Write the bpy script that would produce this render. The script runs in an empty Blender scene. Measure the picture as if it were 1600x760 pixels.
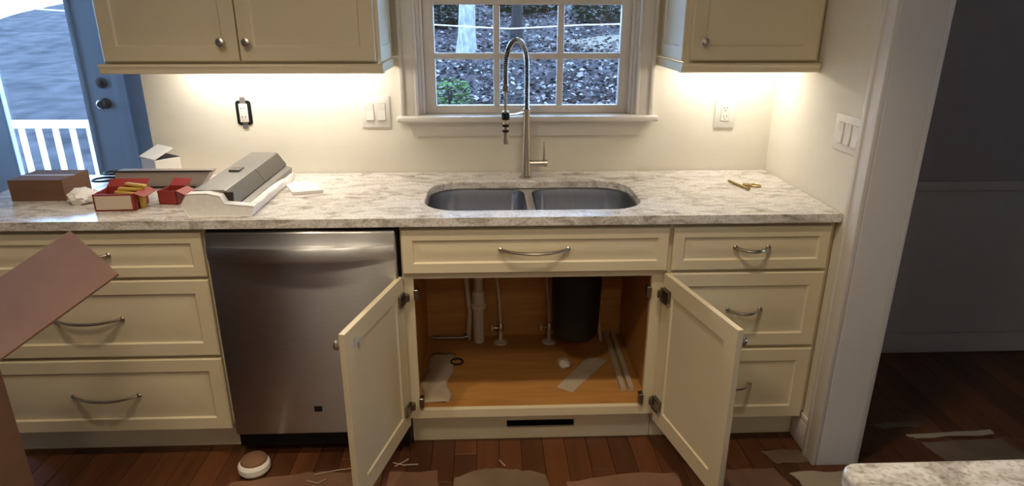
import bpy, bmesh, math, random
from mathutils import Vector, Matrix, noise as mnoise

random.seed(7)
SC = bpy.context.scene
COL = SC.collection

# ------------------------------------------------------------------ camera
CAM = Vector((0.0, -2.6555, 1.5353))
PITCH, YAW, ROLL, FPX = 0.33954, -0.0382, 0.0008, 1017.1
fwd = Vector((-math.sin(YAW) * math.cos(PITCH), math.cos(YAW) * math.cos(PITCH), -math.sin(PITCH)))
rgt = Vector((math.cos(YAW), math.sin(YAW), 0))
upv = rgt.cross(fwd)
r2 = rgt * math.cos(ROLL) + upv * math.sin(ROLL)
u2 = -rgt * math.sin(ROLL) + upv * math.cos(ROLL)
cd = bpy.data.cameras.new('camera')
cd.sensor_width = 36.0
cd.lens = FPX / 1600 * 36.0
cd.clip_start = 0.05
cd.clip_end = 200
cam = bpy.data.objects.new('camera', cd)
COL.objects.link(cam)
cam.matrix_world = Matrix(((r2.x, u2.x, -fwd.x, CAM.x), (r2.y, u2.y, -fwd.y, CAM.y),
                           (r2.z, u2.z, -fwd.z, CAM.z), (0, 0, 0, 1)))
SC.camera = cam

# ------------------------------------------------------------------ world, exposure
W = bpy.data.worlds.new('world')
SC.world = W
W.use_nodes = True
bg = W.node_tree.nodes['Background']
bg.inputs[0].default_value = (0.36, 0.60, 1.0, 1)
bg.inputs[1].default_value = 19.0
SC.view_settings.view_transform = 'Standard'
SC.view_settings.look = 'None'
SC.view_settings.gamma = 1.0
SC.view_settings.use_curve_mapping = False
SC.view_settings.exposure = 0.0

LED_STRENGTH = 40.0       # strips under the wall cabinets
CEIL_STRENGTH = 46.0      # flush ceiling lamps of the kitchen
WARM = (1.0, 0.83, 0.60)
LEDC = (1.0, 0.94, 0.86)
CAN_POWER = 55.0          # recessed spots over the aisle


# ------------------------------------------------------------------ materials
def nodes_of(m):
    m.use_nodes = True
    nt = m.node_tree
    return nt, nt.nodes, nt.links, nt.nodes['Principled BSDF']


def pm(name, c1, c2=None, scale=8.0, rough=0.5, metal=0.0, bump=0.0, stretch=(1, 1, 1), detail=4, spec=0.5, contrast=(0.3, 0.7)):
    """procedural two-tone noise material"""
    m = bpy.data.materials.new(name)
    nt, N, L, b = nodes_of(m)
    if c2 is None:
        c2 = tuple(x * 0.9 for x in c1)
    tc = N.new('ShaderNodeTexCoord')
    mp = N.new('ShaderNodeMapping')
    mp.inputs['Scale'].default_value = stretch
    ns = N.new('ShaderNodeTexNoise')
    ns.inputs['Scale'].default_value = scale
    ns.inputs['Detail'].default_value = detail
    rp = N.new('ShaderNodeValToRGB')
    rp.color_ramp.elements[0].position = contrast[0]
    rp.color_ramp.elements[1].position = contrast[1]
    rp.color_ramp.elements[0].color = (*c2, 1)
    rp.color_ramp.elements[1].color = (*c1, 1)
    L.new(tc.outputs['Object'], mp.inputs[0])
    L.new(mp.outputs[0], ns.inputs['Vector'])
    L.new(ns.outputs[0], rp.inputs[0])
    L.new(rp.outputs[0], b.inputs['Base Color'])
    b.inputs['Roughness'].default_value = rough
    b.inputs['Metallic'].default_value = metal
    b.inputs['Specular IOR Level'].default_value = spec
    if bump:
        bp = N.new('ShaderNodeBump')
        bp.inputs['Strength'].default_value = bump
        bp.inputs['Distance'].default_value = 0.002
        L.new(ns.outputs[0], bp.inputs['Height'])
        L.new(bp.outputs[0], b.inputs['Normal'])
    return m


def steel(name, c, rough, stretch, aniso=0.0, rot=0.0):
    m = pm(name, c, tuple(x * 0.86 for x in c), 60, rough, 1.0, 0.04, stretch)
    nt, N, L, b = nodes_of(m)
    if aniso:
        b.inputs['Anisotropic'].default_value = aniso
        b.inputs['Anisotropic Rotation'].default_value = rot
        t = N.new('ShaderNodeCombineXYZ')      # brushing runs along X, highlights stretch along Z
        t.inputs[2].default_value = 1.0
        L.new(t.outputs[0], b.inputs['Tangent'])
    return m


def emit(name, c, s):
    m = bpy.data.materials.new(name)
    nt, N, L, b = nodes_of(m)
    b.inputs['Base Color'].default_value = (0.9, 0.9, 0.85, 1)
    b.inputs['Emission Color'].default_value = (*c, 1)
    b.inputs['Emission Strength'].default_value = s
    return m


def glass_mat(name):
    m = bpy.data.materials.new(name)
    nt, N, L, b = nodes_of(m)
    out = N['Material Output']
    tr = N.new('ShaderNodeBsdfTransparent')
    tr.inputs[0].default_value = (0.95, 0.97, 0.97, 1)
    gl = N.new('ShaderNodeBsdfGlossy')
    gl.inputs['Roughness'].default_value = 0.02
    mx = N.new('ShaderNodeMixShader')
    mx.inputs[0].default_value = 0.05
    L.new(tr.outputs[0], mx.inputs[1])
    L.new(gl.outputs[0], mx.inputs[2])
    L.new(mx.outputs[0], out.inputs[0])
    return m


def granite(name):
    m = bpy.data.materials.new(name)
    nt, N, L, b = nodes_of(m)
    tc = N.new('ShaderNodeTexCoord')
    mp = N.new('ShaderNodeMapping')
    mp.inputs['Scale'].default_value = (1.0, 2.2, 2.0)
    mp.inputs['Rotation'].default_value = (0, 0, 0.25)
    L.new(tc.outputs['Object'], mp.inputs[0])
    n1 = N.new('ShaderNodeTexNoise')
    n1.inputs['Scale'].default_value = 9
    n1.inputs['Detail'].default_value = 9
    n1.inputs['Roughness'].default_value = 0.68
    n1.inputs['Distortion'].default_value = 1.3
    r1 = N.new('ShaderNodeValToRGB')
    e = r1.color_ramp.elements
    e[0].position = 0.33
    e[0].color = (0.26, 0.225, 0.19, 1)
    e[1].position = 0.56
    e[1].color = (0.78, 0.75, 0.715, 1)
    x = e.new(0.45)
    x.color = (0.58, 0.54, 0.49, 1)
    n2 = N.new('ShaderNodeTexNoise')
    n2.inputs['Scale'].default_value = 130
    n2.inputs['Detail'].default_value = 3
    r2_ = N.new('ShaderNodeValToRGB')
    r2_.color_ramp.elements[0].position = 0.36
    r2_.color_ramp.elements[0].color = (0.30, 0.24, 0.19, 1)
    r2_.color_ramp.elements[1].position = 0.5
    r2_.color_ramp.elements[1].color = (1, 1, 1, 1)
    mx = N.new('ShaderNodeMix')
    mx.data_type = 'RGBA'
    mx.blend_type = 'MULTIPLY'
    mx.inputs[0].default_value = 0.4
    L.new(mp.outputs[0], n1.inputs['Vector'])
    L.new(tc.outputs['Object'], n2.inputs['Vector'])
    L.new(n1.outputs[0], r1.inputs[0])
    L.new(n2.outputs[0], r2_.inputs[0])
    L.new(r1.outputs[0], mx.inputs[6])
    L.new(r2_.outputs[0], mx.inputs[7])
    L.new(mx.outputs[2], b.inputs['Base Color'])
    b.inputs['Roughness'].default_value = 0.22
    return m


def plank_wood(name, dark, light, rough=0.38, rand=0.5):
    m = bpy.data.materials.new(name)
    nt, N, L, b = nodes_of(m)
    tc = N.new('ShaderNodeTexCoord')
    oi = N.new('ShaderNodeObjectInfo')
    mp = N.new('ShaderNodeMapping')
    mp.inputs['Scale'].default_value = (30, 1.6, 30)
    ad = N.new('ShaderNodeVectorMath')
    ad.operation = 'ADD'
    sc = N.new('ShaderNodeMath')
    sc.operation = 'MULTIPLY'
    sc.inputs[1].default_value = 40
    L.new(oi.outputs['Random'], sc.inputs[0])
    L.new(tc.outputs['Object'], mp.inputs[0])
    L.new(mp.outputs[0], ad.inputs[0])
    L.new(sc.outputs[0], ad.inputs[1])
    ns = N.new('ShaderNodeTexNoise')
    ns.inputs['Scale'].default_value = 1.4
    ns.inputs['Detail'].default_value = 6
    L.new(ad.outputs[0], ns.inputs['Vector'])
    mixv = N.new('ShaderNodeMath')
    mixv.operation = 'MULTIPLY_ADD'
    mixv.inputs[1].default_value = rand
    L.new(oi.outputs['Random'], mixv.inputs[0])
    half = N.new('ShaderNodeMath')
    half.operation = 'MULTIPLY'
    half.inputs[1].default_value = 0.6
    L.new(ns.outputs[0], half.inputs[0])
    L.new(half.outputs[0], mixv.inputs[2])
    rp = N.new('ShaderNodeValToRGB')
    rp.color_ramp.elements[0].position = 0.18
    rp.color_ramp.elements[0].color = (*dark, 1)
    rp.color_ramp.elements[1].position = 0.8
    rp.color_ramp.elements[1].color = (*light, 1)
    L.new(mixv.outputs[0], rp.inputs[0])
    L.new(rp.outputs[0], b.inputs['Base Color'])
    b.inputs['Roughness'].default_value = rough
    return m


M = {
    'wall': pm('wall_paint', (0.80, 0.76, 0.65), (0.78, 0.74, 0.63), 25, 0.75, bump=0.05),
    'ceil': pm('ceiling_paint', (0.80, 0.76, 0.68), None, 30, 0.85),
    'nookwall': pm('daylight_blue_wall_paint', (0.47, 0.56, 0.66), (0.45, 0.54, 0.64), 20, 0.7),  # blue tint of the daylight is put into this wall and door colour
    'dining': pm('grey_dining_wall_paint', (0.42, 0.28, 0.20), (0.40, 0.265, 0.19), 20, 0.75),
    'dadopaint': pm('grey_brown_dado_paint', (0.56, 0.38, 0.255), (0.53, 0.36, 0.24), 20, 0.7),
    'trim': pm('white_trim_paint', (0.73, 0.68, 0.62), (0.70, 0.65, 0.59), 14, 0.45),
    'cream': pm('cream_cabinet_paint', (0.735, 0.645, 0.455), (0.71, 0.62, 0.435), 7, 0.42, bump=0.02),
    'creamd': pm('cream_edge_paint', (0.70, 0.61, 0.42), None, 9, 0.5),
    'inwood': pm('maple_veneer', (0.50, 0.24, 0.065), (0.38, 0.17, 0.045), 5, 0.5, stretch=(1, 9, 9), detail=6),
    'floor': plank_wood('red_oak_floor', (0.050, 0.016, 0.006), (0.135, 0.045, 0.014), 0.45, 0.45),
    'steel': steel('brushed_stainless_door', (0.58, 0.58, 0.59), 0.34, (0.25, 1, 14), 0.93, 0.0),
    'sink': steel('satin_stainless_sink', (0.52, 0.52, 0.54), 0.24, (4, 4, 0.4)),
    'nickel': steel('brushed_nickel', (0.56, 0.50, 0.43), 0.27, (1, 1, 1)),
    'bronze': steel('dark_hinge_steel', (0.30, 0.27, 0.24), 0.35, (1, 1, 1)),
    'pull': steel('satin_nickel_pull', (0.60, 0.55, 0.50), 0.28, (1, 1, 1)),
    'granite': granite('cream_granite'),
    'black': pm('black_plastic', (0.012, 0.012, 0.013), (0.008, 0.008, 0.009), 20, 0.5, spec=0.25),
    'dark': pm('dark_void', (0.02, 0.016, 0.012), None, 10, 0.8),
    'white': pm('white_plastic', (0.80, 0.77, 0.71), (0.78, 0.75, 0.69), 20, 0.35),
    'pvc': pm('white_pvc', (0.58, 0.50, 0.41), (0.50, 0.42, 0.33), 12, 0.4),
    'foam': pm('white_foam', (0.88, 0.86, 0.83), (0.80, 0.78, 0.75), 60, 0.85, bump=0.4),
    'paper': pm('white_paper', (0.82, 0.79, 0.74), (0.76, 0.73, 0.68), 9, 0.8),
    'shadepaper': pm('shaded_white_paper', (0.50, 0.40, 0.29), (0.42, 0.33, 0.235), 12, 0.8),  # white paper and plastic, colour darkened for the dim sink cabinet
    'kraft': pm('kraft_cardboard', (0.17, 0.09, 0.053), (0.145, 0.075, 0.044), 6, 0.8, stretch=(1, 1, 6)),
    'rosin': pm('brown_floor_paper', (0.235, 0.115, 0.062), (0.15, 0.075, 0.042), 7, 0.8, detail=6),
    'dusty': pm('dusty_grey_paper', (0.20, 0.135, 0.085), (0.13, 0.082, 0.05), 6, 0.85, detail=6),
    'board': pm('pale_board', (0.42, 0.34, 0.24), (0.36, 0.29, 0.20), 6, 0.7),
    'greymetal': pm('grey_metal_cover', (0.235, 0.225, 0.205), (0.20, 0.19, 0.175), 30, 0.4, 0.35, stretch=(8, 0.6, 8)),
    'greymetal2': pm('dark_grey_metal_front', (0.115, 0.107, 0.092), (0.10, 0.093, 0.08), 30, 0.4, 0.3, stretch=(8, 0.6, 8)),
    'greybox': pm('grey_carton', (0.33, 0.275, 0.245), (0.30, 0.25, 0.225), 8, 0.4),
    'red': pm('red_carton', (0.30, 0.035, 0.028), (0.24, 0.026, 0.022), 12, 0.5),
    'beige': pm('beige_carton', (0.60, 0.49, 0.38), (0.54, 0.44, 0.34), 12, 0.6),
    'yellow': pm('yellow_plastic', (0.62, 0.42, 0.08), None, 15, 0.4),
    'brass': pm('brass', (0.46, 0.33, 0.13), (0.38, 0.27, 0.10), 40, 0.35, 0.9),
    'cable': pm('cable_grey', (0.55, 0.58, 0.62), None, 10, 0.5),
    'glass': glass_mat('window_glass'),
    'led': emit('led_diffuser', LEDC, LED_STRENGTH),
    'lamp': emit('lamp_diffuser', WARM, CEIL_STRENGTH),
    'ground': pm('leaf_mould_bank', (0.0375, 0.0330, 0.0360), (0.0110, 0.0100, 0.0115), 3.0, 0.95, detail=9, bump=0.5, spec=0.06),
    'sand': pm('bare_sandy_soil', (0.1000, 0.0800, 0.0625), (0.0650, 0.0525, 0.0425), 5, 0.95, detail=8, spec=0.06),
    'bark': pm('pale_bark', (0.2100, 0.2050, 0.1900), (0.0750, 0.0725, 0.0700), 5, 0.9, stretch=(3, 3, 1.2), detail=7, spec=0.06),
    'barkd': pm('dark_bark', (0.0175, 0.0160, 0.0160), (0.0090, 0.0080, 0.0085), 6, 0.95, stretch=(4, 4, 0.6), spec=0.06),
    'green': pm('green_leaf', (0.0425, 0.0850, 0.0200), (0.0225, 0.0500, 0.0125), 8, 0.6, spec=0.06),
    'greend': pm('dark_evergreen_leaf', (0.0060, 0.0140, 0.0070), (0.0035, 0.0075, 0.0045), 4, 0.7, spec=0.06),
    'leafA': pm('dry_leaf_brown', (0.0600, 0.0425, 0.0425), (0.0350, 0.0250, 0.0250), 3, 0.8, spec=0.06),
    'leafB': pm('dry_leaf_pale', (0.1500, 0.1300, 0.1300), (0.1000, 0.0850, 0.0850), 3, 0.7, spec=0.06),
    'leafC': pm('dry_leaf_dark', (0.0150, 0.0130, 0.0140), (0.0100, 0.0085, 0.0090), 3, 0.9, spec=0.06),
    'extwall': pm('house_siding', (0.55, 0.55, 0.53), None, 4, 0.8),
}


# ------------------------------------------------------------------ geometry helpers
WLOC = {}


class MB:
    def __init__(s):
        s.v = []
        s.f = []
        s.mi = []
        s.cur = 0

    def add(s, v, f, mat=None):
        o = len(s.v)
        for p in v:
            p = Vector(p)
            s.v.append(mat @ p if mat else p)
        for q in f:
            s.f.append([i + o for i in q])
            s.mi.append(s.cur)
        return s

    def bm(s, b, mat=None):
        b.verts.index_update()
        v = [x.co.copy() for x in b.verts]
        f = [[x.index for x in y.verts] for y in b.faces]
        b.free()
        return s.add(v, f, mat)

    def box(s, x0, x1, y0, y1, z0, z1, bev=0.0, seg=1, mat=None):
        if bev <= 0:
            v = [(x, y, z) for z in (z0, z1) for y in (y0, y1) for x in (x0, x1)]
            f = [(0, 2, 3, 1), (4, 5, 7, 6), (0, 1, 5, 4), (2, 6, 7, 3), (0, 4, 6, 2), (1, 3, 7, 5)]
            return s.add(v, f, mat)
        b = bmesh.new()
        bmesh.ops.create_cube(b, size=1)
        for p in b.verts:
            p.co = Vector(((x0 + x1) / 2 + p.co.x * (x1 - x0), (y0 + y1) / 2 + p.co.y * (y1 - y0), (z0 + z1) / 2 + p.co.z * (z1 - z0)))
        bev = min(bev, 0.49 * min(abs(x1 - x0), abs(y1 - y0), abs(z1 - z0)))
        bmesh.ops.bevel(b, geom=b.edges[:], offset=bev, segments=seg, profile=0.5, affect='EDGES')
        return s.bm(b, mat)

    def tube(s, pts, r, n=10, cap=True, mat=None):
        pts = [Vector(p) for p in pts]
        rs = r if isinstance(r, (list, tuple)) else [r] * len(pts)
        v = []
        f = []
        ref = None
        for i, p in enumerate(pts):
            t = (pts[min(i + 1, len(pts) - 1)] - pts[max(i - 1, 0)]).normalized()
            if ref is None:
                a = Vector((0, 0, 1)) if abs(t.z) < 0.9 else Vector((1, 0, 0))
                ref = (a - t * a.dot(t)).normalized()
            else:
                ref = (ref - t * ref.dot(t)).normalized()
            bt = t.cross(ref)
            for k in range(n):
                a = 2 * math.pi * k / n
                v.append(p + (ref * math.cos(a) + bt * math.sin(a)) * rs[i])
        for i in range(len(pts) - 1):
            for k in range(n):
                f.append((i * n + k, i * n + (k + 1) % n, (i + 1) * n + (k + 1) % n, (i + 1) * n + k))
        if cap:
            f.append(list(range(n))[::-1])
            f.append([(len(pts) - 1) * n + k for k in range(n)])
        return s.add(v, f, mat)

    def lathe(s, prof, c, axis='Z', n=20, mat=None):
        """prof = [(radius, height)...]"""
        v = []
        f = []
        c = Vector(c)
        for r, h in prof:
            for k in range(n):
                a = 2 * math.pi * k / n
                x, y = r * math.cos(a), r * math.sin(a)
                p = {'Z': (x, y, h), 'Y': (x, h, y), 'X': (h, x, y), '-Y': (x, -h, y)}[axis]
                v.append(c + Vector(p))
        m = len(prof)
        for i in range(m - 1):
            for k in range(n):
                f.append((i * n + k, i * n + (k + 1) % n, (i + 1) * n + (k + 1) % n, (i + 1) * n + k))
        f.append(list(range(n))[::-1])
        f.append([(m - 1) * n + k for k in range(n)])
        return s.add(v, f, mat)

    def loft(s, loops, cap0=True, cap1=True, mat=None):
        n = len(loops[0])
        v = [p for l in loops for p in l]
        f = []
        for i in range(len(loops) - 1):
            for k in range(n):
                f.append((i * n + k, i * n + (k + 1) % n, (i + 1) * n + (k + 1) % n, (i + 1) * n + k))
        if cap0:
            f.append(list(range(n))[::-1])
        if cap1:
            f.append([(len(loops) - 1) * n + k for k in range(n)])
        return s.add(v, f, mat)

    def panel(s, x0, x1, z0, z1, yb, t, rings, back=None, mat=None):
        """framed panel; front faces -Y at y = yb - t, rings = [(inset, depth below front)]; back rings likewise"""
        def loop(ins, y):
            return [(x0 + ins, y, z0 + ins), (x1 - ins, y, z0 + ins), (x1 - ins, y, z1 - ins), (x0 + ins, y, z1 - ins)]
        loops = []
        if back:
            for ins, d in reversed(back):
                loops.append(loop(ins, yb - d))
        loops.append(loop(0.0, yb))
        loops.append(loop(0.0, yb - t + 0.0035))
        loops.append(loop(0.0035, yb - t))
        for ins, d in rings:
            loops.append(loop(ins, yb - t + d))
        return s.loft(loops, mat=mat)

    def sheet(s, poly, z, t):
        """flat polygon in the floor plane, thickness t"""
        return s.loft([[(x, y, z) for x, y in poly], [(x, y, z + t) for x, y in poly]])

    def build(s, name, mat, parent=None, smooth=True, angle=32, bevel=0.0):
        lo = Vector((min(p.x for p in s.v), min(p.y for p in s.v), min(p.z for p in s.v)))
        hi = Vector((max(p.x for p in s.v), max(p.y for p in s.v), max(p.z for p in s.v)))
        org = Vector(((lo.x + hi.x) / 2, (lo.y + hi.y) / 2, lo.z))
        me = bpy.data.meshes.new(name)
        me.from_pydata([p - org for p in s.v], [], s.f)
        mats = mat if isinstance(mat, (list, tuple)) else [mat]
        for m in mats:
            me.materials.append(M[m] if isinstance(m, str) else m)
        for i, p in enumerate(me.polygons):
            p.material_index = s.mi[i]
        b = bmesh.new()
        b.from_mesh(me)
        bmesh.ops.recalc_face_normals(b, faces=b.faces[:])
        b.to_mesh(me)
        b.free()
        if smooth:
            for p in me.polygons:
                p.use_smooth = True
            me.set_sharp_from_angle(angle=math.radians(angle))
        o = bpy.data.objects.new(name, me)
        COL.objects.link(o)
        put(o, org, parent)
        if bevel:
            md = o.modifiers.new('edge', 'BEVEL')
            md.width = bevel
            md.segments = 3
            md.limit_method = 'ANGLE'
            md.angle_limit = math.radians(50)
        return o


def put(o, wloc, parent=None):
    wloc = Vector(wloc)
    WLOC[o] = wloc
    if parent:
        o.parent = parent
        o.location = wloc - WLOC[parent]
    else:
        o.location = wloc


def tag(o, label=None, cat=None, group=None, kind=None):
    if label:
        o['label'] = label
    if cat:
        o['category'] = cat
    if group:
        o['group'] = group
    if kind:
        o['kind'] = kind
    return o


def thing(name, loc, label, cat, group=None, kind=None):
    o = bpy.data.objects.new(name, None)
    o.empty_display_size = 0.05
    COL.objects.link(o)
    put(o, loc)
    return tag(o, label, cat, group, kind)


def struct(name, mb, mat, label=None, **k):
    o = mb.build(name, mat, **k)
    tag(o, label, kind='structure')
    return o


def rrect(x0, x1, y0, y1, r, z, n=6):
    pts = []
    for cx, cy, a0 in ((x1 - r, y1 - r, 0), (x0 + r, y1 - r, 90), (x0 + r, y0 + r, 180), (x1 - r, y0 + r, 270)):
        for k in range(n + 1):
            a = math.radians(a0 + 90 * k / n)
            pts.append(Vector((cx + r * math.cos(a), cy + r * math.sin(a), z)))
    return pts


def holed_slab(outer, holes, z0, z1):
    """polygon with holes, extruded; returns bmesh"""
    b = bmesh.new()
    edges = []
    for loop in [outer] + holes:
        vs = [b.verts.new((p[0], p[1], z1)) for p in loop]
        for i in range(len(vs)):
            edges.append(b.edges.new((vs[i], vs[(i + 1) % len(vs)])))
    bmesh.ops.triangle_fill(b, use_beauty=True, use_dissolve=False, edges=edges)
    bmesh.ops.dissolve_limit(b, angle_limit=0.01, verts=b.verts[:], edges=[e for e in b.edges if len(e.link_faces) == 2])
    ext = bmesh.ops.extrude_face_region(b, geom=b.faces[:])
    for g in ext['geom']:
        if isinstance(g, bmesh.types.BMVert):
            g.co.z = z0
    return b


# ================================================================== STRUCTURE
XW = 1.17        # kitchen face of the right stub wall
XL = -1.345      # left end of the back wall
CEIL = 2.44
# window opening
WX0, WX1, WZ0, WZ1 = -0.272, 0.598, 1.128, 2.06

w = MB()
w.box(XL, WX0, 0, 0.14, 0, CEIL)
w.box(WX1, 1.302, 0, 0.14, 0, CEIL)
w.box(WX0, WX1, 0, 0.14, 0, WZ0)
w.box(WX0, WX1, 0, 0.14, WZ1, CEIL)
struct('wall_back', w, 'wall', 'cream painted wall behind the sink and counter', smooth=False)
w = MB()
w.box(XL, XL + 0.14, 0.14, 1.6, -0.2, CEIL)
struct('wall_nook_side', w, 'nookwall', smooth=False)
# far wall of the nook with a door opening
DX0, DX1, DZ1 = -3.25, -2.33, 2.04
w = MB()
w.box(-4.3, DX0, 1.6, 1.74, 0, CEIL)
w.box(DX1, XL + 0.14, 1.6, 1.74, 0, CEIL)
w.box(DX0, DX1, 1.6, 1.74, DZ1, CEIL)
struct('wall_nook_far', w, 'nookwall', 'wall tinted daylight blue around the glazed outside door', smooth=False)
# left wall, opened for an added window that lights the nook
w = MB()
w.box(-4.44, -4.3, -5.2, 0.5, 0, CEIL)
w.box(-4.44, -4.3, 1.2, 1.74, 0, CEIL)
w.box(-4.44, -4.3, 0.5, 1.2, 0, 1.0)
w.box(-4.44, -4.3, 0.5, 1.2, 1.9, CEIL)
struct('wall_left', w, 'nookwall', smooth=False)
w = MB()
w.box(-4.44, 4.6, -5.34, -5.2, 0, CEIL)
struct('wall_front', w, 'wall', smooth=False)
# right stub wall and the wall beyond the cased opening
w = MB()
w.box(XW, 1.302, -0.742, 0, 0, CEIL)
w.box(XW, 1.302, -1.75, -0.742, 2.12, CEIL)
w.box(XW, 1.302, -5.2, -1.75, 0, CEIL)
struct('wall_right', w, 'wall', 'cream side wall at the right end of the counter', smooth=False)
# dining room beyond
w = MB()
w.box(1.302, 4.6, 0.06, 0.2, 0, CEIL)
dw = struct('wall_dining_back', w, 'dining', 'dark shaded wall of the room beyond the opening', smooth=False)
w = MB()
w.box(1.302, 4.6, 0.054, 0.06, 0.1, 0.80)
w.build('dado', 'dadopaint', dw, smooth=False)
w = MB()
w.box(4.46, 4.6, -5.2, -2.4, 0, CEIL)
w.box(4.46, 4.6, -1.8, 0.06, 0, CEIL)
w.box(4.46, 4.6, -2.4, -1.8, 0, 1.2)
w.box(4.46, 4.6, -2.4, -1.8, 1.9, CEIL)
struct('wall_dining_side', w, 'dining', smooth=False)
w = MB()
w.box(1.302, 4.46, 0.036, 0.0535, 0.80, 0.845, 0.006, 2)
struct('trim_1', w, 'dadopaint', 'chair rail across the dark dining room wall')
w = MB()
w.box(1.302, 4.46, 0.036, 0.0535, 0.0, 0.10, 0.005, 2)
struct('baseboard_dining', w, 'dadopaint', 'baseboard at the foot of the dark dining room wall')
w = MB()
w.box(-4.44, 4.6, -5.34, 1.74, CEIL, CEIL + 0.1)
struct('ceiling', w, 'ceil', smooth=False)

# cased opening: jamb board (end of the stub wall), kitchen casing, dining casing
w = MB()
w.box(XW - 0.001, 1.303, -0.757, -0.742, 0, 2.12, 0.002)
struct('trim_2', w, 'trim', 'white jamb board on the end of the stub wall')
w = MB()
w.box(XW - 0.018, XW, -0.757, -0.688, 0, 2.18, 0.003, 2)
w.box(XW - 0.024, XW - 0.016, -0.7065, -0.688, 0, 2.18, 0.003, 2)
struct('trim_3', w, 'trim', 'white door casing on the kitchen side of the opening')
w = MB()
w.box(1.302, 1.32, -0.757, -0.688, 0, 2.18, 0.003, 2)
struct('trim_4', w, 'trim')
w = MB()
w.box(XW - 0.014, XW, -0.688, -0.565, 0, 0.105, 0.004, 2)
w.box(XW - 0.011, XW, -0.688, -0.565, 0.1, 0.128, 0.004, 2)
struct('baseboard_right', w, 'trim', 'short white baseboard between the drawer cabinet and the casing')

# floor: sub slab with plank boards laid on it
w = MB()
w.box(-4.44, 4.6, -5.34, 1.74, -0.12, -0.006)
fl = struct('floor', w, 'floor', 'reddish brown hardwood floor with dust and paper scraps', smooth=False)
PW = 0.0825
plank_meshes = {}
rows = int((2.55 + 1.95) / PW)
count = 0
first = True
for i in range(rows):
    x0 = -1.95 + i * PW
    y = -1.62 - random.random() * 0.5
    yend = 0.03 if x0 > 1.30 else -0.50
    while y < yend and count < 290:
        ln = random.choice((0.7, 0.95, 1.2))
        y1 = min(y + ln, yend)
        key = round(y1 - y, 2)
        if y1 - y > 0.06:
            if key not in plank_meshes:
                b = MB()
                b.box(-PW / 2 + 0.0007, PW / 2 - 0.0007, 0, key - 0.0015, -0.006, 0.0, 0.0012)
                me = bpy.data.meshes.new('plank')
                me.from_pydata(b.v, [], b.f)
                me.materials.append(M['floor'])
                plank_meshes[key] = me
            o = bpy.data.objects.new('plank', plank_meshes[key])
            COL.objects.link(o)
            put(o, (x0 + PW / 2, y, -0.0001 * random.random()), fl)
            count += 1
        y = y1


# ================================================================== WINDOW
win = thing('window_1', (0.163, 0.0, WZ0), 'white double hung window with six panes in its lower sash', None, kind='structure')
# casing
w = MB()
for (x0, x1) in ((-0.342, WX0), (WX1, 0.668)):
    w.box(x0, x1, -0.016, 0.0, 1.148, 2.15, 0.003, 2)
    if x0 < 0:
        w.box(x0, x0 + 0.016, -0.024, -0.012, 1.148, 2.15, 0.004, 2)
        w.box(x1 - 0.012, x1, -0.021, -0.012, 1.148, 2.09, 0.003, 2)
    else:
        w.box(x1 - 0.016, x1, -0.024, -0.012, 1.148, 2.15, 0.004, 2)
        w.box(x0, x0 + 0.012, -0.021, -0.012, 1.148, 2.09, 0.003, 2)
w.box(-0.342, 0.668, -0.016, 0.0, WZ1, 2.15, 0.003, 2)
w.build('casing', 'trim', win)
w = MB()
w.box(-0.358, 0.688, -0.056, 0.0, 1.126, 1.148, 0.007, 3)
w.box(WX0, WX1, 0.0, 0.14, 1.126, 1.148)
w.build('stool', 'trim', win)
w = MB()
lo_ = [(-0.325, 1.126), (0.648, 1.126), (0.645, 1.112), (0.630, 1.098), (0.622, 1.066), (-0.297, 1.066), (-0.306, 1.098), (-0.322, 1.112)]
w.loft([[(x, 0.0, z) for x, z in lo_], [(x, -0.017, z) for x, z in lo_], [(x * 0.999, -0.020, z * 0.9999 + 0.0005) for x, z in lo_]])
w.build('apron', 'trim', win, smooth=False)
w = MB()
w.box(WX0 - 0.001, WX0 + 0.012, 0.0, 0.14, 1.148, WZ1)
w.box(WX1 - 0.012, WX1 + 0.001, 0.0, 0.14, 1.148, WZ1)
w.box(WX0, WX1, 0.0, 0.14, WZ1 - 0.014, WZ1)
for x0, x1 in ((WX0 + 0.012, WX0 + 0.024), (WX1 - 0.024, WX1 - 0.012)):
    w.box(x0, x1, 0.012, 0.028, 1.148, WZ1 - 0.014, 0.002)
w.build('jamb', 'trim', win)


def sash(name, y, z0, z1, zg0, zg1, gx0=-0.204, gx1=0.534):
    s = MB()
    x0, x1 = WX0 + 0.0125, WX1 - 0.0125
    s.box(x0, gx0, y, y + 0.032, z0, z1, 0.003, 2)
    s.box(gx1, x1, y, y + 0.032, z0, z1, 0.003, 2)
    s.box(gx0, gx1, y + 0.001, y + 0.031, z0, zg0, 0.003, 2)
    s.box(gx0, gx1, y + 0.001, y + 0.031, zg1, z1, 0.003, 2)
    so = s.build(name, 'trim', win)
    zc = (zg0 + zg1) / 2
    xs = (gx0, 0.041, 0.296, gx1)
    for xm in xs[1:3]:
        b = MB()
        b.box(xm - 0.0135, xm + 0.0135, y + 0.006, y + 0.028, zg0, zg1, 0.005, 2)
        b.build('muntin', 'trim', so)
    b = MB()
    b.box(gx0, gx1, y + 0.007, y + 0.027, zc - 0.0125, zc + 0.0125, 0.005, 2)
    b.build('muntin', 'trim', so)
    hw = 0.012
    for i in range(3):
        for j in range(2):
            b = MB()
            ax = xs[i] + (0 if i == 0 else hw)
            bx = xs[i + 1] - (0 if i == 2 else hw)
            az, bz = ((zg0, zc - hw) if j == 0 else (zc + hw, zg1))
            b.box(ax, bx, y + 0.015, y + 0.019, az, bz)
            b.build('pane', 'glass', so, smooth=False)
    return so


sash('lower_sash', 0.034, 1.149, 1.607, 1.181, 1.567)
sash('upper_sash', 0.070, 1.570, 2.045, 1.607, 2.0)

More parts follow.
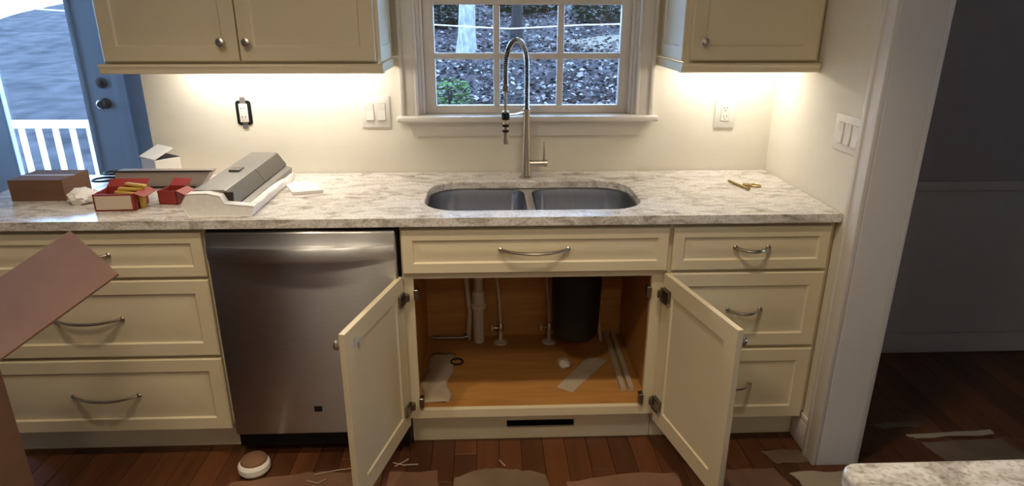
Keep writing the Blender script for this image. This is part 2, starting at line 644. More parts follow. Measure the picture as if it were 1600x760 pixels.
# ================================================================== NOOK: DOOR, AND UNSEEN WINDOWS ADDED FOR DAYLIGHT
d = thing('door_1', (-2.79, 1.6, 0), 'glazed outside door tinted daylight blue with dark deadbolt and knob', None, kind='structure')
gx0, gx1, gz0, gz1 = -3.05, -2.53, 0.30, 1.88
w = MB()
w.box(DX0 + 0.01, gx0, 1.62, 1.664, 0.01, 2.03)
w.box(gx1, DX1 - 0.012, 1.62, 1.664, 0.01, 2.03)
w.box(gx0, gx1, 1.62, 1.664, 0.01, gz0)
w.box(gx0, gx1, 1.62, 1.664, gz1, 2.03)
w.build('stile_frame', 'nookwall', d, smooth=False)
w = MB()
for a in ((gx0 - 0.02, gx0 + 0.01, gz0 - 0.02, gz1 + 0.02), (gx1 - 0.01, gx1 + 0.02, gz0 - 0.02, gz1 + 0.02),
          (gx0, gx1, gz0 - 0.02, gz0 + 0.01), (gx0, gx1, gz1 - 0.01, gz1 + 0.02)):
    w.box(a[0], a[1], 1.61, 1.63, a[2], a[3], 0.006, 2)
w.build('glazing_bead', 'nookwall', d)
w = MB()
w.box(gx0, gx1, 1.640, 1.644, gz0, gz1)
w.build('pane', 'glass', d, smooth=False)
for nm, z, pr in (('deadbolt', 1.122, [(0.033, 0), (0.033, 0.012), (0.024, 0.02), (0.012, 0.022), (0.010, 0.034)]),
                  ('knob', 0.995, [(0.034, 0), (0.034, 0.008), (0.014, 0.014), (0.014, 0.035), (0.028, 0.045), (0.030, 0.058), (0.02, 0.068)])):
    w = MB()
    w.lathe(pr, (-2.41, 1.62, z), '-Y')
    w.build(nm, 'bronze', d)
w = MB()
w.box(DX1, DX1 + 0.088, 1.582, 1.6, 0, 2.13, 0.004, 2)
w.box(DX1 + 0.07, DX1 + 0.088, 1.572, 1.59, 0, 2.13, 0.004, 2)
w.box(DX0 - 0.088, DX0, 1.582, 1.6, 0, 2.13, 0.004, 2)
w.box(DX0, DX1, 1.582, 1.6, DZ1, 2.13, 0.004, 2)
w.box(DX1 - 0.012, DX1, 1.6, 1.74, 0, DZ1)
w.build('door_casing', 'nookwall', d)

w2 = thing('added_window_2', (-4.37, 0.78, 0.85), 'unseen window added in the left wall to light the nook', None, kind='structure')  # out of view, added to bring daylight onto the nook door
w = MB()
for a in ((0.5, 0.55, 1.0, 1.9), (1.15, 1.2, 1.0, 1.9), (0.55, 1.15, 1.0, 1.05), (0.55, 1.15, 1.85, 1.9), (0.55, 1.15, 1.43, 1.47)):
    w.box(-4.40, -4.34, a[0], a[1], a[2], a[3])
w.build('sash_frame', 'trim', w2, smooth=False)
w = MB()
w.box(-4.375, -4.371, 0.55, 1.15, 1.05, 1.85)
w.build('pane', 'glass', w2, smooth=False)

w3 = thing('added_window_3', (4.53, -2.1, 1.0), 'unseen window added in the side wall to light the dining room', None, kind='structure')  # added out of view to give the dark dining room some daylight
w = MB()
for a in ((-2.4, -2.35, 1.2, 1.9), (-1.85, -1.8, 1.2, 1.9), (-2.35, -1.85, 1.2, 1.25), (-2.35, -1.85, 1.85, 1.9), (-2.35, -1.85, 1.53, 1.57)):
    w.box(4.50, 4.56, a[0], a[1], a[2], a[3])
w.build('sash_frame', 'trim', w3, smooth=False)
w = MB()
w.box(4.528, 4.532, -2.35, -1.85, 1.25, 1.85)
w.build('pane', 'glass', w3, smooth=False)

# ================================================================== OUTSIDE
HILL0, HSL = 3.0, 0.147


def hill(x, y):
    h = -0.5 + max(0.0, y - HILL0) * HSL
    return h + 0.10 * mnoise.noise(Vector((x * 0.5, y * 0.5, 0))) + 0.02 * x * max(0, min(1, (y - 4) / 8))


w = MB()
nx, ny = 60, 60
vs = []
for j in range(ny + 1):
    for i in range(nx + 1):
        x = -14 + 28 * i / nx
        y = 0.16 + 34 * (j / ny) ** 1.4
        if y > 1.8 or x > -1.2:
            vs.append((x, y, hill(x, y)))
        else:
            vs.append((x, y, -0.55))
fs = [(j * (nx + 1) + i, j * (nx + 1) + i + 1, (j + 1) * (nx + 1) + i + 1, (j + 1) * (nx + 1) + i) for j in range(ny) for i in range(nx)]
w.add(vs, fs)
gnd = struct('ground', w, 'ground', 'leaf covered bank rising behind the house')

# sandy bare patch
w = MB()
for k in range(1):
    cx, cy = 3.0, 12.3
    loops = []
    ring = []
    for a in range(24):
        t = 2 * math.pi * a / 24
        rr = 1.0 + 0.18 * math.sin(3 * t + 1) + 0.1 * math.sin(5 * t)
        x, y = cx + 1.35 * rr * math.cos(t), cy + 0.85 * rr * math.sin(t)
        ring.append((x, y))
    w.loft([[(x, y, hill(x, y) - 0.03) for x, y in ring], [(x, y, hill(x, y) + 0.03) for x, y in ring],
            [(cx + (x - cx) * 0.8, cy + (y - cy) * 0.8, hill(x, y) + 0.05) for x, y in ring]])
tag(w.build('sand_patch', 'sand'), 'bare sandy patch on the leaf covered bank', 'soil', kind='stuff')

# dead leaves lying on the bank
w = MB()
for k in range(15000):
    y = 5.0 + 14.0 * random.random() ** 1.3
    half = 0.40 * (y + 2.6) * 0.75
    x = 0.35 + (random.random() - 0.5) * 2 * half
    s = random.uniform(0.03, 0.075)
    z = hill(x, y) + random.uniform(0.01, 0.07)
    t = Matrix.Translation((x, y, z)) @ Matrix.Rotation(random.random() * 6.3, 4, 'Z') @ Matrix.Rotation(random.uniform(-0.9, 0.9), 4, 'X') @ Matrix.Rotation(random.uniform(-0.5, 0.5), 4, 'Y')
    w.cur = random.choice((0, 0, 1, 1, 2, 2, 2))
    w.add([(-s, 0, 0), (0, -s * 0.6, s * 0.25), (s, 0, 0), (0, s * 0.6, s * 0.25)], [(0, 1, 2), (0, 2, 3)], t)
lf = w.build('leaf_litter', ['leafA', 'leafB', 'leafC'], smooth=False)
tag(lf, 'fallen brown and pale leaves scattered over the bank', 'leaves', kind='stuff')


def foliage(name, c, rx, ry, rz, n, size, mat, label, cat='bush', stem=None):
    t = thing(name, (c[0], c[1], c[2] - rz), label, cat)
    w = MB()
    for k in range(n):
        while True:
            p = Vector((random.uniform(-1, 1), random.uniform(-1, 1), random.uniform(-1, 1)))
            if p.length < 1:
                break
        p = p.normalized() * (p.length ** 0.45)
        q = Matrix.Translation((c[0] + p.x * rx, c[1] + p.y * ry, c[2] + p.z * rz)) @ Matrix.Rotation(random.random() * 6.3, 4, 'Z') @ Matrix.Rotation(random.uniform(-1.2, 1.2), 4, 'X')
        s = size * random.uniform(0.6, 1.3)
        w.add([(-s, 0, 0), (0, -s * 0.45, s * 0.15), (s, 0, 0), (0, s * 0.45, s * 0.15)], [(0, 1, 2), (0, 2, 3)], q)
    f_ = w.build('foliage', mat, t, smooth=False)
    f_['kind'] = 'stuff'
    w = MB()
    for k in range(4):
        w.tube([(c[0], c[1], c[2] - rz * 1.05), (c[0] + random.uniform(-.3, .3) * rx, c[1] + random.uniform(-.3, .3) * ry, c[2] + rz * 0.4)], [0.03, 0.01], 6)
    w.build('stem', 'barkd', t)


def trunk(name, x, y, r, h, mat, label, lean=0.0):
    z = hill(x, y) - 0.15
    w = MB()
    pts = []
    rs = []
    for k in range(13):
        f = k / 12
        pts.append((x + lean * f * h + 0.04 * math.sin(f * 7), y + 0.03 * math.sin(f * 5), z + f * h))
        rs.append(r * (1.0 + 0.5 * math.exp(-f * h * 3.0) - 0.25 * f))
    w.tube(pts, rs, 14)
    t = thing(name, (x, y, z), label, 'tree')
    w.build('trunk', mat, t)
    w = MB()
    for k in range(5):
        a = random.random() * 6.28
        zz = z + h * random.uniform(0.55, 0.95)
        w.tube([(x + lean * h * 0.7, y, zz), (x + math.cos(a) * 0.9, y + math.sin(a) * 0.9, zz + 0.7), (x + math.cos(a) * 1.5, y + math.sin(a) * 1.5, zz + 1.6)], [r * .35, r * .2, r * .08], 6)
    w.build('branches', mat, t)


trunk('tree', -0.41, 11.2, 0.165, 6.5, 'bark', 'pale barked tree trunk seen in the upper left panes')
trunk('tree', 0.66, 12.5, 0.12, 6.5, 'barkd', 'slim dark tree trunk behind the faucet arch')
trunk('tree', 4.6, 18.5, 0.22, 7, 'barkd', 'dark tree trunk at far right on the bank')
trunk('tree', -2.4, 17.0, 0.2, 7, 'barkd', 'dark tree trunk at far left on the bank')
foliage('shrub', (-0.52, 7.2, 0.32), 0.30, 0.3, 0.34, 300, 0.055, 'green', 'bright green shrub low in the left panes')
foliage('evergreen_bush', (-1.15, 14.6, 1.60), 0.75, 0.6, 0.45, 1500, 0.07, 'greend', 'dark evergreen bush at the top left of the bank')
foliage('evergreen_bush', (3.1, 14.8, 1.62), 0.95, 0.6, 0.55, 1800, 0.07, 'greend', 'dark evergreen bush at the top right of the bank')
foliage('evergreen_bush', (1.1, 16.5, 1.95), 1.3, 0.6, 0.45, 1800, 0.08, 'greend', 'dark evergreen bush at the top middle of the bank')
# overhead wire
w = MB()
pts = []
for k in range(41):
    x = -9 + 18.6 * k / 40
    pts.append((x, 6.0, 1.35 + 0.0055 * (x - 0.3) ** 2 + 0.045 * min(1, abs(x - 0.3))))
w.tube(pts, 0.0075, 6)
wire = thing('utility_wire', (0.3, 6.0, 1.35), 'pale wire sagging across the upper window panes', 'wire')
w.build('wire', 'cable', wire)
for p in (pts[0], pts[-1]):
    w = MB()
    w.tube([(p[0], p[1], -0.8), (p[0], p[1], p[2] + 0.15)], 0.06, 8)
    w.build('post', 'barkd', wire)
# porch rail outside the nook door
pr = thing('porch_railing', (-3.6, 3.0, -0.3), 'white porch railing outside the glazed door', 'railing')
w = MB()
w.box(-6.5, -2.2, 2.97, 3.03, 0.62, 0.68)
w.build('top_rail', 'trim', pr, smooth=False)
w = MB()
w.box(-6.5, -2.2, 2.98, 3.02, -0.12, -0.07)
w.build('bottom_rail', 'trim', pr, smooth=False)
for k in range(31):
    w = MB()
    x = -6.45 + k * 0.14
    w.box(x - 0.018, x + 0.018, 2.985, 3.015, -0.07, 0.62)
    w.build('baluster', 'trim', pr, smooth=False)
for x in (-6.4, -4.3, -2.25):
    w = MB()
    w.box(x - 0.045, x + 0.045, 2.955, 3.045, -0.6, 0.75)
    w.build('post', 'trim', pr, smooth=False)
w = MB()
w.box(-6.5, -1.9, 1.74, 3.1, -0.35, -0.22)
struct('porch_floor', w, 'extwall', smooth=False)

# ================================================================== BASE CABINETS
FF = -0.610     # face frame plane
DF = -0.632     # front of doors and drawers
RAISED = [(0.048, 0.0), (0.053, 0.006), (0.059, 0.0065), (0.085, 0.0015)]
RAISED_DR = [(0.036, 0.0), (0.041, 0.006), (0.046, 0.0065), (0.066, 0.0018)]
BACKR = [(0.062, 0.0), (0.066, 0.005)]


def pull(parent, xc, z, length, y=DF, out=0.030):
    w = MB()
    pts = []
    rs = []
    n = 16
    for k in range(n + 1):
        t = -1 + 2 * k / n
        o = out * (1 - abs(t) ** 2.4)
        pts.append((xc + t * length / 2, y - 0.001 - o, z - 0.006 * (1 - t * t)))
        rs.append(0.0045 + 0.0012 * (1 - t * t))
    w.tube(pts, rs, 8)
    for t in (-1, 1):
        w.lathe([(0.0085, 0), (0.0085, 0.004), (0.005, 0.007)], (xc + t * length / 2, y, z), '-Y', 12)
    return w.build('handle', 'pull', parent)


def knob(parent, c, axis='-Y', mat=None, name='knob'):
    w = MB()
    w.lathe([(0.009, 0), (0.007, 0.004), (0.0055, 0.012), (0.012, 0.018), (0.0155, 0.023), (0.0145, 0.028), (0.008, 0.0315), (0.002, 0.032)], c, axis, 16, mat)
    return w.build(name, 'pull', parent)


def toe_kick(parent, x0, x1, slot=None):
    w = MB()
    ya, yb = -0.555, -0.543
    if slot:
        a, b_, c, d_ = slot
        w.box(x0, a, ya, yb, 0.0, 0.135)
        w.box(b_, x1, ya, yb, 0.0, 0.135)
        w.box(a, b_, ya, yb, 0.0, c)
        w.box(a, b_, ya, yb, d_, 0.135)
    else:
        w.box(x0, x1, ya, yb, 0.0, 0.135)
    return w.build('toe_kick', 'cream', parent, smooth=False)


def drawer_base(x0, x1, fx0, fx1, zs, hl, label):
    t = thing('drawer_cabinet', ((x0 + x1) / 2, -0.3, 0), label, 'cabinet')
    w = MB()
    w.box(x0, x1, -0.590, -0.004, 0.125, 0.8835)
    w.box(x0, x1, -0.543, -0.02, 0.0, 0.125)
    w.build('body', 'creamd', t, smooth=False)
    w = MB()
    w.box(x0, x0 + 0.03, FF, -0.590, 0.135, 0.8835)
    w.box(x1 - 0.03, x1, FF, -0.590, 0.135, 0.8835)
    for z0, z1 in ((0.135, 0.165), (0.39, 0.425), (0.69, 0.725), (0.85, 0.8835)):
        w.box(x0 + 0.03, x1 - 0.03, FF, -0.590, z0, z1)
    w.build('face_frame', 'cream', t, smooth=False)
    for z0, z1 in zs:
        p = MB()
        small = (z1 - z0) < 0.2
        p.panel(fx0, fx1, z0, z1, FF - 0.0005, 0.0215, RAISED_DR if small else RAISED)
        do = p.build('drawer_front', 'cream', t, angle=20)
        pull(do, (fx0 + fx1) / 2, (z0 + z1) / 2 + 0.005, hl)
    toe_kick(t, x0, x1)
    return t


ZS = [(0.122, 0.4085), (0.4215, 0.7025), (0.7135, 0.868)]
drawer_base(-1.775, -0.921, -1.757, -0.929, ZS, 0.224, 'wide cream three drawer cabinet left of the dishwasher')
drawer_base(0.608, 1.168, 0.617, 1.149, ZS, 0.112, 'narrower cream three drawer cabinet beside the right side wall')

# sink base
SX0, SX1 = -0.293, 0.606
sb = thing('sink_cabinet', (0.156, -0.3, 0), 'cream sink base cabinet with both doors standing open', 'cabinet')
OX0, OX1, OZ0, OZ1 = -0.256, 0.559, 0.168, 0.688
w = MB()
w.box(SX0 + 0.001, SX0 + 0.018, -0.590, -0.006, 0.135, 0.8835)
w.box(SX0 + 0.001, SX0 + 0.018, -0.542, -0.006, 0.0, 0.135)
w.build('side_panel', 'inwood', sb, smooth=False)
w = MB()
w.box(SX1 - 0.018, SX1 - 0.001, -0.590, -0.006, 0.135, 0.8835)
w.box(SX1 - 0.018, SX1 - 0.001, -0.542, -0.006, 0.0, 0.135)
w.build('side_panel', 'inwood', sb, smooth=False)
w = MB()
w.box(SX0 + 0.018, SX1 - 0.018, -0.022, -0.008, 0.0, 0.8835)
w.build('back_panel', 'inwood', sb, smooth=False)
w = MB()
w.box(SX0 + 0.018, SX1 - 0.018, -0.590, -0.022, 0.147, 0.163)
w.build('bottom_panel', 'inwood', sb, smooth=False)
w = MB()
w.box(SX0 + 0.001, OX0, FF, -0.590, 0.135, 0.8835)
w.box(OX1, SX1 - 0.001, FF, -0.590, 0.135, 0.8835)
w.box(OX0, OX1, FF, -0.590, 0.135, OZ0)
w.box(OX0, OX1, FF, -0.590, OZ1, 0.725)
w.box(OX0, OX1, FF, -0.590, 0.85, 0.8835)
w.build('face_frame', 'cream', sb, smooth=False)
p = MB()
p.panel(-0.287, 0.602, 0.7135, 0.868, FF - 0.0005, 0.0215, RAISED_DR)
ff = p.build('false_drawer_front', 'cream', sb, angle=20)
pull(ff, 0.152, 0.797, 0.224)
tk = toe_kick(sb, SX0, SX1, (0.061, 0.317, 0.046, 0.080))
w = MB()
w.box(0.055, 0.323, -0.543, -0.40, 0.03, 0.045)
w.box(0.055, 0.323, -0.543, -0.40, 0.082, 0.095)
w.box(0.055, 0.323, -0.41, -0.40, 0.03, 0.095)
w.build('vent_duct', 'black', tk, smooth=False)


def cab_door(hx, hy, ang, width, z0, z1, sgn, marks=False):
    """door built closed from hinge x (extending sgn in x), then swung about the hinge"""
    R = Matrix.Translation((hx, hy, 0)) @ Matrix.Rotation(ang, 4, 'Z')
    p = MB()
    x0, x1 = (0.0, width) if sgn > 0 else (-width, 0.0)
    p.panel(x0, x1, z0, z1, 0.0, 0.021, RAISED, BACKR, R)
    do = p.build('door', 'cream', sb, angle=20)
    w = MB()
    kx = sgn * (width - 0.035)
    w.lathe([(0.009, 0), (0.007, 0.004), (0.0055, 0.012), (0.012, 0.018), (0.0155, 0.023), (0.0145, 0.028), (0.008, 0.0315), (0.002, 0.032)],
            (kx, -0.021, z1 - 0.055), '-Y', 16, R)
    w.build('knob', 'pull', do)
    for z in (z1 - 0.072, z0 + 0.082):
        w = MB()
        w.box(sgn * 0.008, sgn * 0.052, 0.0, 0.012, z - 0.022, z + 0.022, 0.003, 1, R)
        # arm towards the frame stile
        w.lathe([(0.011, -0.012), (0.011, 0.012)], (sgn * 0.006, 0.012, z), 'Z', 12, R)
        fx = OX0 if sgn > 0 else OX1
        w.box(min(fx, fx + sgn * 0.016), max(fx, fx + sgn * 0.016), FF - 0.012, FF + 0.016, z - 0.02, z + 0.02, 0.002)
        w.build('hinge', 'bronze', do)
    if marks:
        w = MB()
        for dx in (0.0, -0.034):
            w.box(width - 0.055 + dx - 0.008, width - 0.055 + dx + 0.008, 0.0, 0.0012, z1 - 0.068 + dx * 0.25, z1 - 0.038 + dx * 0.4, 0.0, 1, R)
        mo = w.build('tape_mark', 'cable', do, smooth=False)
        mo['label'] = 'grey tape marks on the inside of the open door'
    return do


# left door: hinge near (-0.291,-0.632) outer corner (-0.398,-1.04)
aL = math.atan2(-1.04 + 0.628, -0.398 + 0.289)
cab_door(-0.289, -0.628, aL, 0.427, 0.122, 0.7025, 1, True)
aR = math.atan2(-1.058 + 0.628, 0.692 - 0.596) + math.pi
cab_door(0.596, -0.628, aR, 0.437, 0.122, 0.7025, -1)

# ---------------------------------------------------------------- dishwasher
dwt = thing('dishwasher', (-0.607, -0.33, 0), 'stainless steel dishwasher with bowed handle between cream cabinets', 'dishwasher')
w = MB()
w.box(-0.919, -0.296, -0.605, -0.01, 0.03, 0.880)
w.build('tub', 'black', dwt, smooth=False)
w = MB()
w.box(-0.912, -0.303, -0.648, -0.606, 0.106, 0.8705, 0.006, 3)
door = w.build('door_panel', 'steel', dwt)
w = MB()
loops = []
n = 24
for k in range(n + 1):
    t = -1 + 2 * k / n
    x = -0.6075 + t * 0.300
    o = 0.034 * (1 - abs(t) ** 2.0)
    y = -0.6475 - o
    loops.append([(x, -0.6475, 0.824), (x, y - 0.005, 0.826), (x, y - 0.009, 0.819), (x, y - 0.009, 0.784), (x, y - 0.005, 0.777), (x, -0.6475, 0.782)])
w.loft(loops)
w.build('handle', 'steel', dwt)
w = MB()
w.box(-0.625, -0.597, -0.6495, -0.6475, 0.199, 0.221, 0.002, 2)
bo = w.build('badge', 'black', door)
bo['label'] = 'small dark square badge'
w = MB()
w.box(-0.905, -0.31, -0.55, -0.535, 0.0, 0.106)
w.build('kick_plate', 'black', dwt, smooth=False)

# ---------------------------------------------------------------- countertop + sink + faucet
HX0, HX1, HY0, HY1 = -0.221, 0.537, -0.566, -0.172
outer = [(-1.79, -0.648), (XW - 0.002, -0.648), (XW - 0.002, -0.003), (-1.79, -0.003)]
hole = [(p.x, p.y) for p in rrect(HX0, HX1, HY0, HY1, 0.125, 0, 8)]
hole2 = [(0.153 + 0.013 * math.cos(a * math.pi / 6), -0.115 + 0.013 * math.sin(a * math.pi / 6)) for a in range(12)]
w = MB()
w.bm(holed_slab(outer, [hole], 0.884, 0.914))
ct = w.build('countertop', 'granite', None, smooth=False, bevel=0.006)
tag(ct, 'long cream and grey granite countertop with sink cutout', 'countertop')

sk = thing('kitchen_sink', (0.158, -0.36, 0.68), 'undermount double bowl stainless steel sink', 'sink')
fl_out = [(p.x, p.y) for p in rrect(HX0 - 0.02, HX1 + 0.02, HY0 - 0.012, HY1 + 0.02, 0.13, 0, 8)]
bl = (HX0 + 0.004, 0.139, HY0 + 0.004, HY1 - 0.004)
br = (0.167, HX1 - 0.004, HY0 + 0.004, HY1 - 0.004)


def bowl_loop(b, ins, z, n=8):
    # outer corners wide radius like the cutout, inner corners smaller
    x0, x1, y0, y1 = b[0] + ins, b[1] - ins, b[2] + ins, b[3] - ins
    left = b[0] < 0
    ro, ri = max(0.02, 0.12 - ins), max(0.015, 0.07 - ins)
    pts = []
    for cx, cy, a0, r in ((x1, y1, 0, ri if left else ro), (x0, y1, 90, ro if left else ri), (x0, y0, 180, ro if left else ri), (x1, y0, 270, ri if left else ro)):
        ox = cx - r if cx == x1 else cx + r
        oy = cy - r if cy == y1 else cy + r
        for k in range(n + 1):
            a = math.radians(a0 + 90 * k / n)
            pts.append((ox + r * math.cos(a), oy + r * math.sin(a), z))
    return pts


w = MB()
w.bm(holed_slab(fl_out, [[p[:2] for p in bowl_loop(bl, 0, 0)], [p[:2] for p in bowl_loop(br, 0, 0)]], 0.8795, 0.8835))
w.build('rim', 'sink', sk, smooth=False)
for b in (bl, br):
    w = MB()
    w.loft([bowl_loop(b, 0, 0.8795), bowl_loop(b, 0.004, 0.85), bowl_loop(b, 0.010, 0.72), bowl_loop(b, 0.022, 0.700), bowl_loop(b, 0.05, 0.692)], cap0=False)
    bo = w.build('bowl', 'sink', sk, angle=50)
    w = MB()
    cx = (b[0] + b[1]) / 2
    w.lathe([(0.045, 0.6925), (0.043, 0.6955), (0.03, 0.6955), (0.028, 0.6935)], (cx, -0.36, 0), 'Z', 20)
    w.build('drain_strainer', 'nickel', bo)
fa = thing('kitchen_faucet', (0.153, -0.115, 0.914), 'brushed nickel spring neck faucet behind the sink', 'faucet')
FX, FY = 0.153, -0.115
HXX, HYY = 0.068, -0.25
w = MB()
w.lathe([(0.027, 0.9142), (0.027, 0.920), (0.020, 0.924), (0.0185, 0.93), (0.0165, 1.06), (0.0125, 1.165), (0.0135, 1.170), (0.0135, 1.185), (0.009, 1.189)], (FX, FY, 0), 'Z', 24)
w.build('body', 'nickel', fa)
dirv = Vector((HXX - FX, HYY - FY, 0))
path = []
for k in range(30):
    path.append(Vector((FX, FY, 1.185 + (1.335 - 1.185) * k / 30)))
for k in range(61):
    a = math.pi * k / 60
    s = 0.5 - 0.5 * math.cos(a)
    path.append(Vector((FX, FY, 1.335 + 0.108 * math.sin(a) ** 0.85)) + dirv * s)
for k in range(1, 10):
    path.append(Vector((HXX, HYY, 1.335 - 0.05 * k / 9)))
w = MB()
w.tube(path, 0.0055, 8)
w.build('hose', 'black', fa)
# helix wrapped around the path
cum = [0.0]
for i in range(1, len(path)):
    cum.append(cum[-1] + (path[i] - path[i - 1]).length)
tot = cum[-1]
turns = int(tot / 0.0062)
side = dirv.normalized().cross(Vector((0, 0, 1)))
hp = []
nn = turns * 9
j = 0
for k in range(nn + 1):
    s = tot * k / nn
    while j < len(cum) - 2 and cum[j + 1] < s:
        j += 1
    f = (s - cum[j]) / max(1e-6, cum[j + 1] - cum[j])
    p = path[j].lerp(path[j + 1], f)
    t = (path[j + 1] - path[j]).normalized()
    b2 = t.cross(side).normalized()
    a = 2 * math.pi * turns * k / nn
    hp.append(p + (side * math.cos(a) + b2 * math.sin(a)) * 0.0088)
w = MB()
w.tube(hp, 0.0021, 5)
w.build('spring', 'nickel', fa)
w = MB()
w.lathe([(0.0115, 1.268), (0.012, 1.272), (0.012, 1.286), (0.009, 1.29)], (HXX, HYY, 0), 'Z', 16)
w.build('collar', 'bronze', fa)
w = MB()
w.tube([(HXX, HYY, 1.268), (HXX, HYY, 1.19)], 0.0052, 10)
w.build('hose', 'nickel', fa)
w = MB()
w.lathe([(0.009, 1.198), (0.0125, 1.194), (0.0125, 1.165), (0.0105, 1.160), (0.0105, 1.10), (0.0135, 1.082), (0.0125, 1.077)][::-1], (HXX, HYY, 0), 'Z', 18)
hd = w.build('spray_head', 'nickel', fa)
for z0, z1, r in ((1.166, 1.192, 0.0145), (1.140, 1.150, 0.0122), (1.120, 1.130, 0.0122)):
    w = MB()
    w.lathe([(r - .001, z0), (r, z0 + .001), (r, z1 - .001), (r - .001, z1)], (HXX, HYY, 0), 'Z', 16)
    w.build('grip_ring', 'black', hd)
w = MB()
pa, pb = Vector((FX, FY, 1.178)), Vector((HXX, HYY, 1.182))
w.tube([pa, pa.lerp(pb, 0.5) + Vector((0, 0, -0.004)), pb - (pb - pa).normalized() * 0.012], 0.004, 8)
w.build('support_arm', 'nickel', fa)
w = MB()
w.tube([(FX + 0.012, FY, 0.972), (0.224, FY, 0.972)], 0.013, 14)
w.lathe([(0.0145, 0.0), (0.0145, 0.012)], (0.2245, FY, 0.972), 'X', 16)
lv = w.build('valve', 'nickel', fa)
w = MB()
w.tube([(0.224, FY, 0.98), (0.225, FY - 0.004, 1.058)], [0.0055, 0.0045], 10)
w.build('lever', 'nickel', lv)

# ================================================================== UPPER CABINETS + LIGHTS
UF = -0.322
UD = -0.345


def upper(x0, x1, doors, knobs, label, railx0, railx1, endpanel):
    t = thing('wall_cabinet', ((x0 + x1) / 2, -0.16, 1.372), label, 'cabinet')
    w = MB()
    w.box(x0, x1, UF + 0.02, -0.002, 1.385, 2.29)
    w.build('body', 'cream', t, smooth=False)
    w = MB()
    w.box(x0, x0 + 0.03, UF, UF + 0.02, 1.372, 2.29)
    w.box(x1 - 0.03, x1, UF, UF + 0.02, 1.372, 2.29)
    w.box(x0 + 0.03, x1 - 0.03, UF, UF + 0.02, 1.372, 1.41)
    w.box(x0 + 0.03, x1 - 0.03, UF, UF + 0.02, 2.24, 2.29)
    w.build('face_frame', 'cream', t, smooth=False)
    for i, (a, b) in enumerate(doors):
        p = MB()
        p.panel(a, b, 1.380, 2.28, UF - 0.0005, 0.0225, RAISED, BACKR)
        do = p.build('door', 'cream', t, angle=20)
        knob(do, (knobs[i], UD, 1.443))
    w = MB()
    prof = [(UF + 0.016, 1.372), (UD - 0.008, 1.372), (UD - 0.012, 1.366), (UD - 0.008, 1.360), (UD - 0.004, 1.357), (UD - 0.004, 1.343), (UD + 0.002, 1.340), (UF + 0.010, 1.340)]
    w.loft([[(railx0, y, z) for y, z in prof], [(railx1, y, z) for y, z in prof]])
    w.build('light_rail', 'cream', t, angle=20)
    for side_ in endpanel:
        w = MB()
        xx = x0 if side_ < 0 else x1
        w.box(min(xx, xx + side_ * 0.018), max(xx, xx + side_ * 0.018), UF + 0.010, -0.003, 1.342, 1.372)
        w.build('side_rail', 'cream', t, smooth=False)
        # framed end panel
        Rm = Matrix.Translation((xx, 0, 0)) @ Matrix.Rotation(math.pi / 2 * (1 if side_ > 0 else -1), 4, 'Z')
        p = MB()
        ya, yb = UF + 0.002, -0.004
        x_a, x_b = (ya, yb) if side_ > 0 else (-yb, -ya)
        p.panel(x_a, x_b, 1.376, 2.285, 0.0, 0.012, [(0.05, 0.0), (0.055, 0.005)], None, Rm)
        p.build('end_panel', 'cream', t, angle=20)
    return t


upper(-1.285, -0.374, [(-1.281, -0.8325), (-0.8285, -0.376)], (-0.880, -0.796), 'wide cream two door wall cabinet left of the window', -1.300, -0.352, (1, -1))
upper(0.694, 1.166, [(0.706, 1.151)], (0.746,), 'single door cream wall cabinet right of the window', 0.676, 1.166, (-1,))

for x0, x1, lab in ((-1.17, -0.80, 'lit under cabinet light bar below the left cabinet, nearer the nook'),
                    (-0.79, -0.42, 'lit under cabinet light bar below the left cabinet, nearer the window'),
                    (0.76, 1.13, 'lit under cabinet light bar below the right hand wall cabinet')):
    t = thing('under_cabinet_light', ((x0 + x1) / 2, -0.11, 1.362), lab, 'light', 'under cabinet light bars')
    w = MB()
    w.box(x0, x1, -0.135, -0.085, 1.372, 1.3848, 0.003, 1)
    w.build('housing', 'white', t)
    w = MB()
    w.box(x0 + 0.01, x1 - 0.01, -0.128, -0.092, 1.366, 1.3715)
    w.build('diffuser', 'led', t, smooth=False)

# ceiling lamps in the kitchen behind the camera
for (x, y), lab in (((-0.55, -2.05), 'round flush ceiling lamp above the sink aisle'), ((0.35, -3.9), 'round flush ceiling lamp at the back of the kitchen')):
    t = thing('ceiling_lamp', (x, y, CEIL - 0.08), lab, 'lamp', 'kitchen ceiling lamps')
    w = MB()
    w.lathe([(0.17, CEIL - 0.03), (0.18, CEIL - 0.025), (0.18, CEIL)], (x, y, 0), 'Z', 28)
    w.build('base_ring', 'nickel', t)
    w = MB()
    w.lathe([(0.03, CEIL - 0.085), (0.10, CEIL - 0.072), (0.15, CEIL - 0.05), (0.165, CEIL - 0.0305)], (x, y, 0), 'Z', 28)
    w.build('shade', 'lamp', t)


# recessed can lights over the aisle
for (x, y), lab in (((0.38, -1.30), 'recessed can light above the sink doors'), ((-0.94, -1.30), 'recessed can light above the dishwasher')):
    t = thing('recessed_light', (x, y, CEIL - 0.004), lab, 'lamp', 'recessed aisle lights')
    w = MB()
    w.lathe([(0.062, CEIL - 0.002), (0.078, CEIL - 0.004), (0.084, CEIL - 0.0005), (0.062, CEIL - 0.0005)], (x, y, 0), 'Z', 28)
    w.build('trim_ring', 'white', t)
    ld = bpy.data.lights.new('can_lamp', 'SPOT')
    ld.energy = CAN_POWER
    ld.color = WARM
    ld.spot_size = math.radians(96)
    ld.spot_blend = 0.6
    ld.shadow_soft_size = 0.05
    lo = bpy.data.objects.new('can_lamp', ld)
    COL.objects.link(lo)
    put(lo, (x, y, CEIL - 0.012), t)


